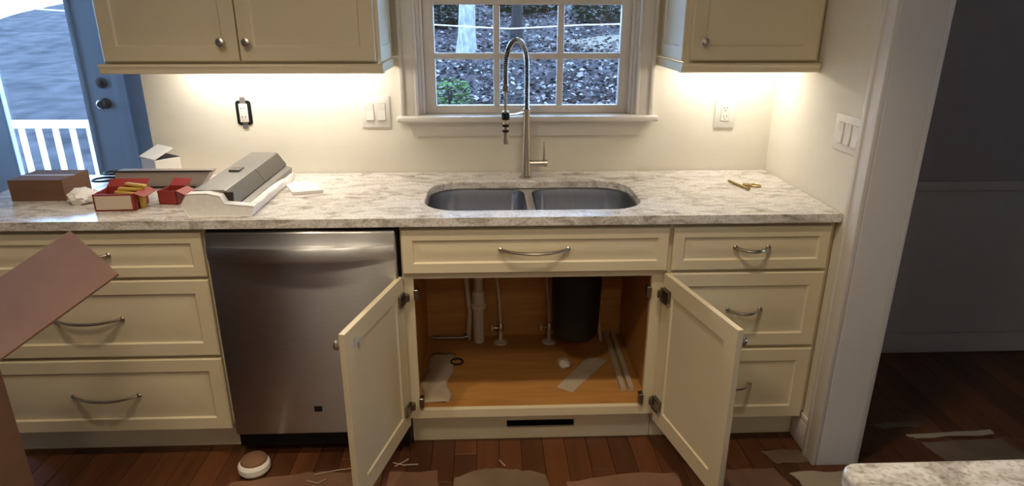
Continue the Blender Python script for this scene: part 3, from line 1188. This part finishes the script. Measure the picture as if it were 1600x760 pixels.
# ================================================================== OUTLETS AND SWITCHES
def rocker_plate(name, x0, x1, z0, z1, n, label, cat, kind='switch', wall='back'):
    Rm = None
    t = thing(name, ((x0 + x1) / 2, 0, z0) if wall == 'back' else (XW, (x0 + x1) / 2, z0), label, cat)
    if wall != 'back':
        Rm = Matrix.Translation((XW, 0, 0)) @ Matrix.Rotation(-math.pi / 2, 4, 'Z')
        x0, x1 = -x1, -x0
    w = MB()
    w.box(x0, x1, -0.006, -0.0003, z0, z1, 0.003, 2, Rm)
    w.build('plate', 'white', t)
    pitch = 0.046
    zc = (z0 + z1) / 2
    for i in range(n):
        xc = (x0 + x1) / 2 + (i - (n - 1) / 2) * pitch
        w = MB()
        w.box(xc - 0.0175, xc + 0.0175, -0.0066, -0.006, zc - 0.035, zc + 0.035, 0, 1, Rm)
        fr = w.build('bezel', 'beige', t, smooth=False)
        w = MB()
        if kind == 'switch':
            pr_ = [(-0.0066, zc - 0.033), (-0.012, zc - 0.0325), (-0.0075, zc + 0.004), (-0.009, zc + 0.0325), (-0.0066, zc + 0.033)]
            w.loft([[(xc - 0.0155, y, z) for y, z in pr_], [(xc + 0.0155, y, z) for y, z in pr_]], mat=Rm)
            w.build('rocker', 'white', t, smooth=False)
        else:
            w.box(xc - 0.016, xc + 0.016, -0.0085, -0.0066, zc - 0.033, zc + 0.033, 0.001, 1, Rm)
            fo = w.build('receptacle', 'white', t)
            w = MB()
            for dz in (-0.017, 0.017):
                for dx in (-0.0065, 0.0065):
                    w.box(xc + dx - 0.0012, xc + dx + 0.0012, -0.0088, -0.0084, zc + dz - 0.002, zc + dz + 0.006, 0, 1, Rm)
                w.box(xc - 0.0022, xc + 0.0022, -0.0088, -0.0084, zc + dz - 0.0105, zc + dz - 0.0065, 0, 1, Rm)
            w.build('slots', 'dark', fo, smooth=False)


rocker_plate('light_switch', -0.503, -0.388, 1.100, 1.226, 2, 'white double rocker switch left of the window', 'switch')
rocker_plate('wall_outlet', 0.931, 1.013, 1.090, 1.216, 1, 'white outlet with cover plate under the right wall cabinet', 'outlet', 'outlet')
rocker_plate('light_switch', -0.690, -0.512, 1.108, 1.224, 3, 'white triple rocker switch on the right side wall', 'switch', 'switch', 'right')
# bare receptacle without its cover plate
t = thing('wall_outlet', (-0.966, 0, 1.11), 'white outlet without cover plate in a black wall box', 'outlet')
w = MB()
w.loft([[(p.x, -0.0004, p.y) for p in rrect(-0.996, -0.936, 1.112, 1.209, 0.012, 0, 4)], [(p.x, -0.003, p.y) for p in rrect(-0.996, -0.936, 1.112, 1.209, 0.012, 0, 4)]])
w.build('box_rim', 'black', t)
w = MB()
w.box(-0.983, -0.949, -0.010, -0.003, 1.124, 1.197, 0.003, 2)
fo = w.build('receptacle', 'white', t)
w = MB()
w.box(-0.977, -0.955, -0.0045, -0.003, 1.098, 1.222, 0.002, 1)
w.build('strap', 'greymetal', t)
w = MB()
for dz in (1.143, 1.177):
    for dx in (-0.0065, 0.0065):
        w.box(-0.966 + dx - 0.0012, -0.966 + dx + 0.0012, -0.0104, -0.0099, dz - 0.002, dz + 0.006)
w.build('slots', 'dark', fo, smooth=False)

# ================================================================== THINGS ON THE COUNTER
CZ = 0.9143
# grey metal cover in foam tray
fo = thing('foam_tray', (-0.87, -0.35, CZ), 'white foam packing tray under the grey metal cover', 'packaging')
w = MB()
w.box(-0.965, -0.765, -0.60, -0.10, CZ, CZ + 0.012, 0.004, 2)
w.build('base', 'foam', fo)
w = MB()
pr_ = [(-0.968, CZ), (-0.764, CZ), (-0.754, 0.948), (-0.80, 0.953), (-0.845, 0.957), (-0.858, 0.983), (-0.90, 0.992), (-0.962, 0.990), (-0.985, 0.955)]
w.loft([[(x, -0.607, z) for x, z in pr_], [(x, -0.602 - 0.01, z * 0.999 + 0.001) for x, z in pr_], [(x, -0.572, z) for x, z in pr_]])
w.build('end_cap', 'foam', fo, bevel=0.005)
w = MB()
w.loft([[(-0.80, y, CZ + 0.01), (-0.764, y, CZ), (-0.754 - (y + 0.6) * 0.03, y, 0.948 - (y + 0.6) * 0.02 + 0.004 * math.sin(y * 40)), (-0.778 - (y + .6) * 0.03, y, 0.951 - (y + .6) * 0.02)] for y in [-0.575 + 0.475 * k / 10 for k in range(11)]])
w.build('side_rim', 'foam', fo, bevel=0.004)
cv = thing('metal_cover', (-0.88, -0.34, CZ + 0.012), 'grey metal appliance cover lying in white foam packing', 'appliance part')


def wl(t):
    y = -0.568 + (0.458) * t
    dx, dz = 0.030 * t, 0.028 * t
    return y, dx, dz


def wedge(pts, t0, t1):
    L_ = []
    for t in (t0, t1):
        y, dx, dz = wl(t)
        L_.append([(x + dx, y, z + (dz if z > 0.93 else 0)) for x, z in pts])
    return L_


w = MB()
w.loft(wedge([(-0.955, 0.9272), (-0.803, 0.9272), (-0.800, 0.934), (-0.826, 0.943), (-0.862, 0.988), (-0.955, 0.988)], 0.0, 1.0))
w.build('body', 'greymetal', cv, smooth=False)
w = MB()
w.loft(wedge([(-0.957, 0.986), (-0.853, 0.986), (-0.851, 0.991), (-0.856, 0.994), (-0.948, 0.994), (-0.957, 0.991)], -0.012, 1.01))
w.build('top_plate', 'greymetal', cv, smooth=False)
for a, b_ in ((-0.008, 0.52), (0.526, 1.006)):
    w = MB()
    w.loft(wedge([(-0.826, 0.944), (-0.820, 0.946), (-0.850, 0.9905), (-0.858, 0.9895)], a, b_))
    w.build('front_panel', 'greymetal2', cv, smooth=False)
w = MB()
y, dx, dz = wl(0.5)
w.box(-0.915, -0.875, y - 0.03, y + 0.02, 0.994 + dz - 0.002, 0.994 + dz + 0.006, 0.003, 2)
lt = w.build('latch', 'greymetal2', cv)
w = MB()
w.box(-0.952, -0.83, -0.572, -0.566, 0.934, 0.985)
w.build('end_recess', 'dark', cv, smooth=False)

# paper sheet beside the foam
w = MB()
P_ = [(-0.79, -0.165), (-0.705, -0.352), (-0.602, -0.322), (-0.66, -0.20), (-0.70, -0.15)]
w.loft([[(x, y, CZ) for x, y in P_], [(x, y, CZ + 0.0015 + (0.010 if i in (1, 2) else 0)) for i, (x, y) in enumerate(P_)]])
tag(w.build('paper_sheet', 'paper', smooth=False), 'folded white paper sheet on the counter right of the foam', 'paper')

# long grey carton
t = thing('flat_carton', (-1.22, -0.19, CZ), 'long shallow grey carton standing in front of the white box', 'box')
w = MB()
fr_ = [(-1.392, 0.9145), (-1.085, 0.9145), (-1.035, 0.978), (-1.386, 0.979)]
w.loft([[(x, -0.23, z) for x, z in fr_], [(x + 0.005, -0.185, z) for x, z in fr_]])
w.build('carton_body', 'greybox', t, smooth=False)
w = MB()
w.loft([[(x, -0.236, z) for x, z in ((-1.392, 0.9765), (-1.03, 0.9755), (-1.03, 0.9805), (-1.392, 0.9815))], [(x, -0.228, z) for x, z in ((-1.392, 0.9765), (-1.03, 0.9755), (-1.03, 0.9805), (-1.392, 0.9815))]])
w.build('dark_edge', 'dark', t, smooth=False)
w = MB()
w.box(-1.385, -1.10, -0.237, -0.23, 0.9145, 0.9205)
w.build('dark_edge', 'dark', t, smooth=False)

# white box with open lid
t = thing('white_carton', (-1.28, -0.1, CZ), 'small white carton with its lid flap open near the wall end', 'box')
Rb = Matrix.Translation((-1.283, -0.085, 0)) @ Matrix.Rotation(math.radians(-38), 4, 'Z')
w = MB()
w.box(-0.055, 0.055, -0.05, 0.05, CZ, CZ + 0.088, 0.001, 1, Rb)
w.build('carton_body', 'white', t, smooth=False)
w = MB()
w.box(-0.057, 0.057, -0.0, 0.004, -0.002, 0.085, 0, 1, Rb @ Matrix.Translation((0, -0.052, CZ + 0.094)) @ Matrix.Rotation(math.radians(-66), 4, 'X'))
w.build('lid_flap', 'paper', t, smooth=False)
w = MB()
w.box(-0.054, 0.054, -0.049, 0.049, CZ + 0.088, CZ + 0.0895, 0, 1, Rb)
w.build('dark_inside', 'dark', t, smooth=False)
w = MB()
w.box(0.055, 0.0562, -0.008, 0.004, CZ + 0.012, CZ + 0.05, 0, 1, Rb)
w.build('tab_slot', 'dark', t, smooth=False)


def red_carton(name, x0, x1, y0, y1, h, rot, label, flap=True):
    Rr = Matrix.Translation(((x0 + x1) / 2, (y0 + y1) / 2, 0)) @ Matrix.Rotation(rot, 4, 'Z')
    hx, hy = (x1 - x0) / 2, (y1 - y0) / 2
    t = thing(name, ((x0 + x1) / 2, (y0 + y1) / 2, CZ), label, 'box')
    w = MB()
    w.box(-hx, hx, -hy, hy, CZ, CZ + 0.003, 0, 1, Rr)
    for a in ((-hx, -hx + 0.003, -hy, hy), (hx - 0.003, hx, -hy, hy), (-hx, hx, -hy, -hy + 0.003), (-hx, hx, hy - 0.003, hy)):
        w.box(a[0], a[1], a[2], a[3], CZ, CZ + h, 0, 1, Rr)
    w.build('carton_body', 'red', t, smooth=False)
    if flap != 'plain':
        w = MB()
        w.box(-hx + 0.006, hx - 0.010, -hy - 0.001, -hy + 0.001, CZ + 0.006, CZ + h - 0.006, 0, 1, Rr)
        w.build('front_label', 'beige', t, smooth=False)
    if flap:
        w = MB()
        w.box(-hx, hx, 0, 0.04, 0, 0.002, 0, 1, Rr @ Matrix.Translation((0, hy, CZ + h)) @ Matrix.Rotation(0.5, 4, 'X'))
        w.box(0, 0.035, -hy, hy, 0, 0.002, 0, 1, Rr @ Matrix.Translation((hx, 0, CZ + h)) @ Matrix.Rotation(0.4, 4, 'Y'))
        w.build('flap', 'red', t, smooth=False)
    return t


red_carton('parts_carton', -1.302, -1.172, -0.535, -0.435, 0.058, 0.05, 'open red carton with beige front near the counter edge')
red_carton('parts_carton', -1.125, -1.058, -0.46, -0.39, 0.048, -0.15, 'small plain red carton beside the yellow tool', 'plain')
# little tool
t = thing('utility_knife', (-1.165, -0.49, CZ), 'small yellow and black tool between the red cartons', 'tool')
w = MB()
w.box(-1.176, -1.158, -0.50, -0.478, CZ, CZ + 0.055, 0.004, 2)
w.build('handle', 'yellow', t)
w = MB()
w.box(-1.198, -1.170, -0.512, -0.490, CZ, CZ + 0.028, 0.004, 2)
w.build('grip', 'black', t)
# contents of the red carton
w = MB()
for k in range(4):
    a = random.uniform(-0.5, 0.5)
    w.box(-0.045, 0.045, -0.008, 0.008, 0, 0.01, 0.002, 1, Matrix.Translation((-1.235 + 0.012 * k, -0.487 + 0.012 * k, CZ + 0.030 + 0.011 * k)) @ Matrix.Rotation(a, 4, 'Z'))
w.build('parts_bundle', 'yellow')
tag(bpy.data.objects['parts_bundle'], 'small yellowish parts lying in the open red carton', 'parts', kind='stuff')
# black cable tangle
w = MB()
pts = []
for k in range(60):
    a = k / 59 * 11
    pts.append((-1.475 + 0.055 * math.cos(a) + 0.0012 * k, -0.17 + 0.06 * math.sin(a * 1.02) + 0.0006 * k, CZ + 0.006 + 0.0007 * k))
pts += [(-1.40, -0.11, CZ + 0.04), (-1.37, -0.10, CZ + 0.03)]
w.tube(pts, 0.0042, 6)
cb = w.build('coiled_cord', 'black')
tag(cb, 'coiled black cord at the left of the counter', 'cord')
# brown block box further left
t = thing('cardboard_carton', (-1.56, -0.3, CZ), 'small brown cardboard carton at the far left of the counter', 'box')
w = MB()
w.box(-1.66, -1.475, -0.40, -0.24, CZ, CZ + 0.075, 0.001)
w.build('carton_body', 'kraft', t, smooth=False)
w = MB()
w.box(-1.66, -1.475, -0.33, -0.318, CZ + 0.075, CZ + 0.0755)
w.build('seam_tape', 'beige', t, smooth=False)
# crumpled clear/white bag
w = MB()
b = bmesh.new()
bmesh.ops.create_icosphere(b, subdivisions=3, radius=1)
for v in b.verts:
    f = 1 + 0.35 * mnoise.noise(v.co * 2.7)
    v.co = Vector((-1.40 + v.co.x * 0.048 * f, -0.42 + v.co.y * 0.05 * f, max(CZ, CZ + 0.02 + v.co.z * 0.03 * f)))
w.bm(b)
tag(w.build('crumpled_bag', 'foam'), 'crumpled whitish plastic bag left of the red carton', 'bag')

# brass bits at the right end
t = thing('brass_key', (1.01, -0.275, CZ), 'small brass ring shaped part on the right of the counter', 'hardware')
w = MB()
w.tube([(1.018 + 0.018 * math.cos(a * math.pi / 8), -0.285 + 0.018 * math.sin(a * math.pi / 8), CZ + 0.004) for a in range(17)], 0.0035, 6, False)
w.build('ring', 'brass', t)
w = MB()
w.box(0.975, 1.004, -0.290, -0.262, CZ, CZ + 0.008, 0.002)
w.build('lug', 'brass', t)
t = thing('brass_pin', (0.955, -0.28, CZ), 'thin brass rod lying beside the ring shaped part', 'hardware')
w = MB()
w.tube([(0.940, -0.212, CZ + 0.005), (0.967, -0.338, CZ + 0.005)], 0.005, 8)
w.build('rod', 'brass', t)
w = MB()
w.lathe([(0.0065, 0), (0.0065, 0.006)], (0.968, -0.345, CZ + 0.0066), 'Y', 10)
w.build('head', 'brass', t)

# ================================================================== UNDER THE SINK
BZ = 0.1633
t = thing('drain_pipe', (-0.048, -0.075, BZ), 'white plastic drain pipe standing in the open sink cabinet', 'pipe')
w = MB()
w.tube([(-0.048, -0.075, BZ), (-0.048, -0.075, 0.40)], 0.0245, 18)
w.build('standpipe', 'pvc', t)
w = MB()
w.tube([(-0.046, -0.075, 0.405), (-0.046, -0.075, 0.64), (-0.044, -0.12, 0.668), (-0.042, -0.30, 0.675)], 0.0195, 16)
w.build('tailpipe', 'pvc', t)
w = MB()
w.lathe([(0.028, 0.325), (0.036, 0.33), (0.036, 0.345), (0.028, 0.352), (0.027, 0.40), (0.022, 0.408)], (-0.047, -0.075, 0), 'Z', 18)
w.build('coupling_nut', 'pvc', t)
w = MB()
w.tube([(-0.09, -0.05, 0.60), (-0.098, -0.06, 0.45), (-0.085, -0.06, 0.30), (-0.095, -0.05, BZ)], 0.011, 10)
w.build('side_hose', 'pvc', t)


def supply_valve(x, y, label):
    t = thing('shutoff_valve', (x, y, BZ), label, 'valve')
    w = MB()
    w.lathe([(0.032, BZ), (0.030, BZ + 0.006), (0.012, BZ + 0.012), (0.0085, BZ + 0.014), (0.0085, BZ + 0.06)], (x, y, 0), 'Z', 16)
    w.build('escutcheon', 'pvc', t)
    w = MB()
    w.lathe([(0.009, BZ + 0.055), (0.014, BZ + 0.06), (0.014, BZ + 0.085), (0.009, BZ + 0.095)], (x, y, 0), 'Z', 12)
    w.tube([(x, y, BZ + 0.072), (x - 0.03, y - 0.005, BZ + 0.074)], 0.007, 8)
    vb = w.build('valve_body', 'nickel', t)
    w = MB()
    w.lathe([(0.014, 0), (0.016, 0.004), (0.014, 0.010)], (x - 0.042, y - 0.005, BZ + 0.074), 'X', 12)
    w.build('valve_handle', 'pvc', vb)
    w = MB()
    w.tube([(x, y, BZ + 0.09), (x - 0.004, y, BZ + 0.2), (x - 0.02, y - 0.01, BZ + 0.36), (x + 0.02, y - 0.03, BZ + 0.54)], 0.0065, 8)
    w.build('supply_hose', 'pvc', t)


supply_valve(0.048, -0.09, 'shutoff valve with supply hose beside the white drain pipe')
supply_valve(0.262, -0.09, 'shutoff valve with supply hose partly behind the black disposer')

t = thing('garbage_disposer', (0.348, -0.28, 0.3), 'black garbage disposer hanging under the right sink bowl', 'disposer')
w = MB()
w.lathe([(0.02, 0.292), (0.070, 0.294), (0.086, 0.303), (0.091, 0.318), (0.094, 0.34), (0.099, 0.52), (0.100, 0.60), (0.09, 0.615)], (0.348, -0.28, 0), 'Z', 32)
w.build('motor_housing', 'black', t)
w = MB()
w.lathe([(0.088, 0.614), (0.088, 0.64), (0.06, 0.655), (0.055, 0.691)], (0.348, -0.28, 0), 'Z', 28)
w.build('mount_collar', 'bronze', t)
w = MB()
w.tube([(0.26, -0.22, 0.60), (0.245, -0.20, 0.57), (0.24, -0.12, 0.56), (0.235, -0.05, 0.55)], 0.016, 10)
w.build('discharge_elbow', 'pvc', t)

# white hose hanging to the left of the disposer, and on the right
w = MB()
w.tube([(0.452, -0.15, 0.55), (0.458, -0.15, 0.40), (0.47, -0.13, 0.28), (0.49, -0.10, BZ + 0.008)], 0.0075, 8)
tag(w.build('dishwasher_hose', 'pvc'), 'thin whitish hose right of the black disposer', 'hose')

# paper instruction strip
w = MB()
P_ = [(0.258, -0.465), (0.315, -0.505), (0.492, -0.265), (0.420, -0.228)]
w.loft([[(x, y, BZ) for x, y in P_], [(x, y, BZ + 0.0016) for x, y in P_]])
tag(w.build('paper_strip', 'shadepaper', smooth=False), 'white paper strip lying diagonally on the cabinet floor', 'paper')
# crumpled paper / cap next to it
w = MB()
b = bmesh.new()
bmesh.ops.create_icosphere(b, subdivisions=2, radius=1)
for v in b.verts:
    f = 1 + 0.4 * mnoise.noise(v.co * 3)
    v.co = Vector((0.305 + v.co.x * 0.028 * f, -0.30 + v.co.y * 0.035 * f, max(BZ, BZ + 0.012 + v.co.z * 0.02 * f)))
w.bm(b)
tag(w.build('paper_wad', 'pvc'), 'small crumpled white wad beside the diagonal paper strip', 'paper')
# plastic sheet on the left
w = MB()
nx_, ny_ = 6, 14
vs = []
for j in range(ny_ + 1):
    for i in range(nx_ + 1):
        x = -0.262 + 0.105 * i / nx_ + 0.012 * math.sin(j * 0.9)
        y = -0.555 + 0.37 * j / ny_
        vs.append((x + (0.015 if j > 10 else 0), y, BZ + 0.002 + 0.012 * abs(mnoise.noise(Vector((i * 0.7, j * 0.5, 2))))))
fs = [(j * (nx_ + 1) + i, j * (nx_ + 1) + i + 1, (j + 1) * (nx_ + 1) + i + 1, (j + 1) * (nx_ + 1) + i) for j in range(ny_) for i in range(nx_)]
w.add(vs, fs)
ps = w.build('plastic_sheet', 'shadepaper')
tag(ps, 'crumpled whitish plastic sheet along the left cabinet side', 'plastic sheet')
md = ps.modifiers.new('thick', 'SOLIDIFY')
md.thickness = 0.001
# trim lengths along the right side
for x0, x1, lab in ((0.500, 0.522, 'white trim strip on the cabinet floor, nearer the disposer'), (0.532, 0.553, 'white trim strip on the cabinet floor, against the right side')):
    t = MB()
    t.loft([[(x0 + dx, y, BZ), (x1 + dx, y, BZ), (x1 + dx, y, BZ + 0.012 + dz), (x0 + dx, y, BZ + 0.018 + dz)] for y, dx, dz in ((-0.50, 0.0, 0), (-0.03, 0.012, 0.0))])
    tag(t.build('trim_strip', 'shadepaper', smooth=False), lab, 'trim strip')
# rubber ring
w = MB()
w.tube([(-0.137 + 0.024 * math.cos(a * math.pi / 10), -0.258 + 0.024 * math.sin(a * math.pi / 10), BZ + 0.004) for a in range(21)], 0.004, 6, False)
tag(w.build('rubber_ring', 'black'), 'dark rubber ring lying on the cabinet floor', 'ring')
# dark rod lying at the back left
w = MB()
w.tube([(-0.26, -0.05, BZ + 0.008), (-0.11, -0.055, BZ + 0.008)], 0.007, 8)
w.lathe([(0.013, 0), (0.013, 0.018)], (-0.112, -0.055, BZ + 0.0135), 'X', 12)
tag(w.build('pipe_stub', 'bronze'), 'dark metal pipe stub at the back of the cabinet floor', 'pipe')

# ================================================================== FLOOR SCRAPS
def scrap(name, poly, mat, label, t=0.0012, z=0.0002, cat='paper'):
    w = MB()
    out = []
    n = len(poly)
    for i in range(n):
        a, b_ = Vector(poly[i]), Vector(poly[(i + 1) % n])
        for k in range(5):
            p = a.lerp(b_, k / 5)
            j = 0.007 if k else 0.0
            out.append((p.x + random.uniform(-j, j), p.y + random.uniform(-j, j)))
    w.sheet(out, z, t)
    return tag(w.build(name, mat, smooth=False), label, cat)


scrap('floor_paper', [(-0.90, -0.77), (-0.72, -0.742), (-0.60, -0.722), (-0.47, -0.735), (-0.46, -1.02), (-0.93, -1.02)], 'rosin', 'brown protective paper on the floor before the dishwasher')
scrap('floor_paper', [(-0.36, -0.735), (-0.19, -0.735), (-0.17, -1.0), (-0.37, -1.0)], 'rosin', 'brown protective paper right of the left open door')
scrap('floor_paper', [(-0.13, -0.775), (-0.02, -0.728), (0.09, -0.735), (0.19, -0.77), (0.20, -1.0), (-0.12, -1.0)], 'dusty', 'dusty grey paper piece below the toe kick vent')
scrap('floor_paper', [(0.26, -0.81), (0.48, -0.775), (0.66, -0.775), (0.66, -1.0), (0.24, -1.0)], 'rosin', 'brown protective paper left of the right open door')
scrap('floor_paper', [(0.76, -0.762), (1.01, -0.765), (1.06, -1.0), (0.74, -1.0)], 'rosin', 'brown protective paper right of the right open door')
scrap('pale_board', [(1.052, -0.797), (1.262, -0.79), (1.272, -0.89), (1.088, -0.90)], 'board', 'pale flat board lying by the casing foot', 0.004, cat='board')
scrap('grey_scrap', [(1.00, -0.668), (1.145, -0.668), (1.15, -0.735), (1.035, -0.745)], 'dusty', 'dusty scrap on the floor in front of the baseboard', 0.002)
scrap('dropcloth_piece', [(1.63, -0.64), (1.95, -0.63), (1.98, -0.84), (1.66, -0.80)], 'dusty', 'grey sheet on the dark dining room floor nearest the island', 0.002, cat='sheet')
scrap('dropcloth_piece', [(1.60, -0.592), (1.95, -0.572), (1.95, -0.60), (1.63, -0.615)], 'board', 'narrow pale strip on the dark dining room floor', 0.003, cat='strip')
scrap('dropcloth_piece', [(1.50, -0.52), (1.72, -0.50), (1.70, -0.54), (1.54, -0.55)], 'dusty', 'small grey scrap deepest on the dark dining room floor', 0.002, cat='sheet')
# debris
for pts, lab in (([(-0.355, -0.69), (-0.315, -0.705), (-0.262, -0.702)], 'pale splinter beside the open left door, longer one'),
                 ([(-0.345, -0.712), (-0.30, -0.672)], 'pale splinter beside the open left door, shorter one'),
                 ([(-0.62, -0.745), (-0.55, -0.725), (-0.475, -0.712)], 'pale splinter on the paper before the dishwasher'),
                 ([(-0.64, -0.775), (-0.60, -0.79), (-0.575, -0.77)], 'curled shaving on the paper before the dishwasher'),
                 ([(0.03, -0.69), (0.045, -0.715), (0.05, -0.722)], 'thin splinter below the toe kick vent')):
    w = MB()
    w.tube([(x, y, 0.0045) for x, y in pts], 0.0026, 5)
    tag(w.build('wood_splinter', 'board'), lab, 'splinter')
# white round cap on the floor
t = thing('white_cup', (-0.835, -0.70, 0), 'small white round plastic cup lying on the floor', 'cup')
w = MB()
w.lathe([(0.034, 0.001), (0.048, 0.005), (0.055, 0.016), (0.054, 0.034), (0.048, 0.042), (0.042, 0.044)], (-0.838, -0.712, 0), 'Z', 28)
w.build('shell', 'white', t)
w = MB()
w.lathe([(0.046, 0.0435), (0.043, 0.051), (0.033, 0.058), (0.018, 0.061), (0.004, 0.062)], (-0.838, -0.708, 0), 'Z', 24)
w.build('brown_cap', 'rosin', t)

# ================================================================== FOREGROUND: CARDBOARD BOX, ISLAND
cbx = thing('cardboard_box', (-1.17, -1.5, 0), 'large open cardboard box with raised flap at the left edge', 'box')
C0 = Vector((-0.806, -1.311, 1.0))
e1 = Vector((-0.213, 0.232, 0)).normalized()          # along the flap's outer edge
dn = Vector((-0.057, -0.053, -0.039)).normalized()    # from outer edge down to the hinge
H = C0 + dn * 0.27
nin = Vector((dn.x, dn.y, 0)).normalized()            # into the box
Wd, Dp, Ht = 0.42, 0.34, H.z


def slabq(w, a, b_, c, d_, th):
    n = (b_ - a).cross(d_ - a).normalized() * th
    w.loft([[a, b_, c, d_], [a + n, b_ + n, c + n, d_ + n]])


w = MB()
up = Vector((0, 0, 1))
A = Vector((H.x, H.y, 0.001))
Bc = A + e1 * Wd
Cc = Bc + nin * Dp
Dc = A + nin * Dp
for a, b_ in ((A, Bc), (Bc, Cc), (Cc, Dc), (Dc, A)):
    slabq(w, a, b_, b_ + up * Ht, a + up * Ht, 0.004)
w.loft([[A, Bc, Cc, Dc], [p + up * 0.006 for p in (A, Bc, Cc, Dc)]])
w.build('box_body', 'kraft', cbx, smooth=False)
w = MB()
slabq(w, H, H + e1 * Wd, C0 + e1 * Wd, C0, 0.004)
w.build('flap', 'kraft', cbx, smooth=False)
w = MB()
hh = up * Ht
o3 = (nin * 0.6 + Vector((0, 0, -0.8))).normalized() * 0.2
slabq(w, Cc + hh, Dc + hh, Dc + hh + o3, Cc + hh + o3, 0.004)
w.build('flap', 'kraft', cbx, smooth=False)
w = MB()
o4 = (e1 * 0.5 + Vector((0, 0, -0.86))).normalized() * 0.2
slabq(w, Bc + hh, Cc + hh, Cc + hh + o4, Bc + hh + o4, 0.004)
w.build('flap', 'kraft', cbx, smooth=False)

isl = thing('kitchen_island', (1.0, -2.2, 0), 'cream island base under the foreground granite slab', 'island')
w = MB()
w.box(0.56, 1.165, -2.50, -1.93, 0.10, 0.8835)
w.box(0.62, 1.165, -2.44, -1.99, 0.0, 0.10)
w.build('body', 'cream', isl, smooth=False)
p = MB()
p.panel(0.60, 1.13, 0.14, 0.86, 0.0, 0.02, RAISED, None, Matrix.Translation((0, -1.9295, 0)) @ Matrix.Translation((1.73, 0, 0)) @ Matrix.Rotation(math.pi, 4, 'Z'))
p.build('end_panel', 'cream', isl, angle=20)
w = MB()
w.loft([rrect(0.508, 1.168, -2.55, -1.880, 0.025, z) for z in (0.884, 0.914)])
tag(w.build('island_countertop', 'granite', smooth=False, bevel=0.007), 'granite island slab corner in the right foreground', 'countertop')
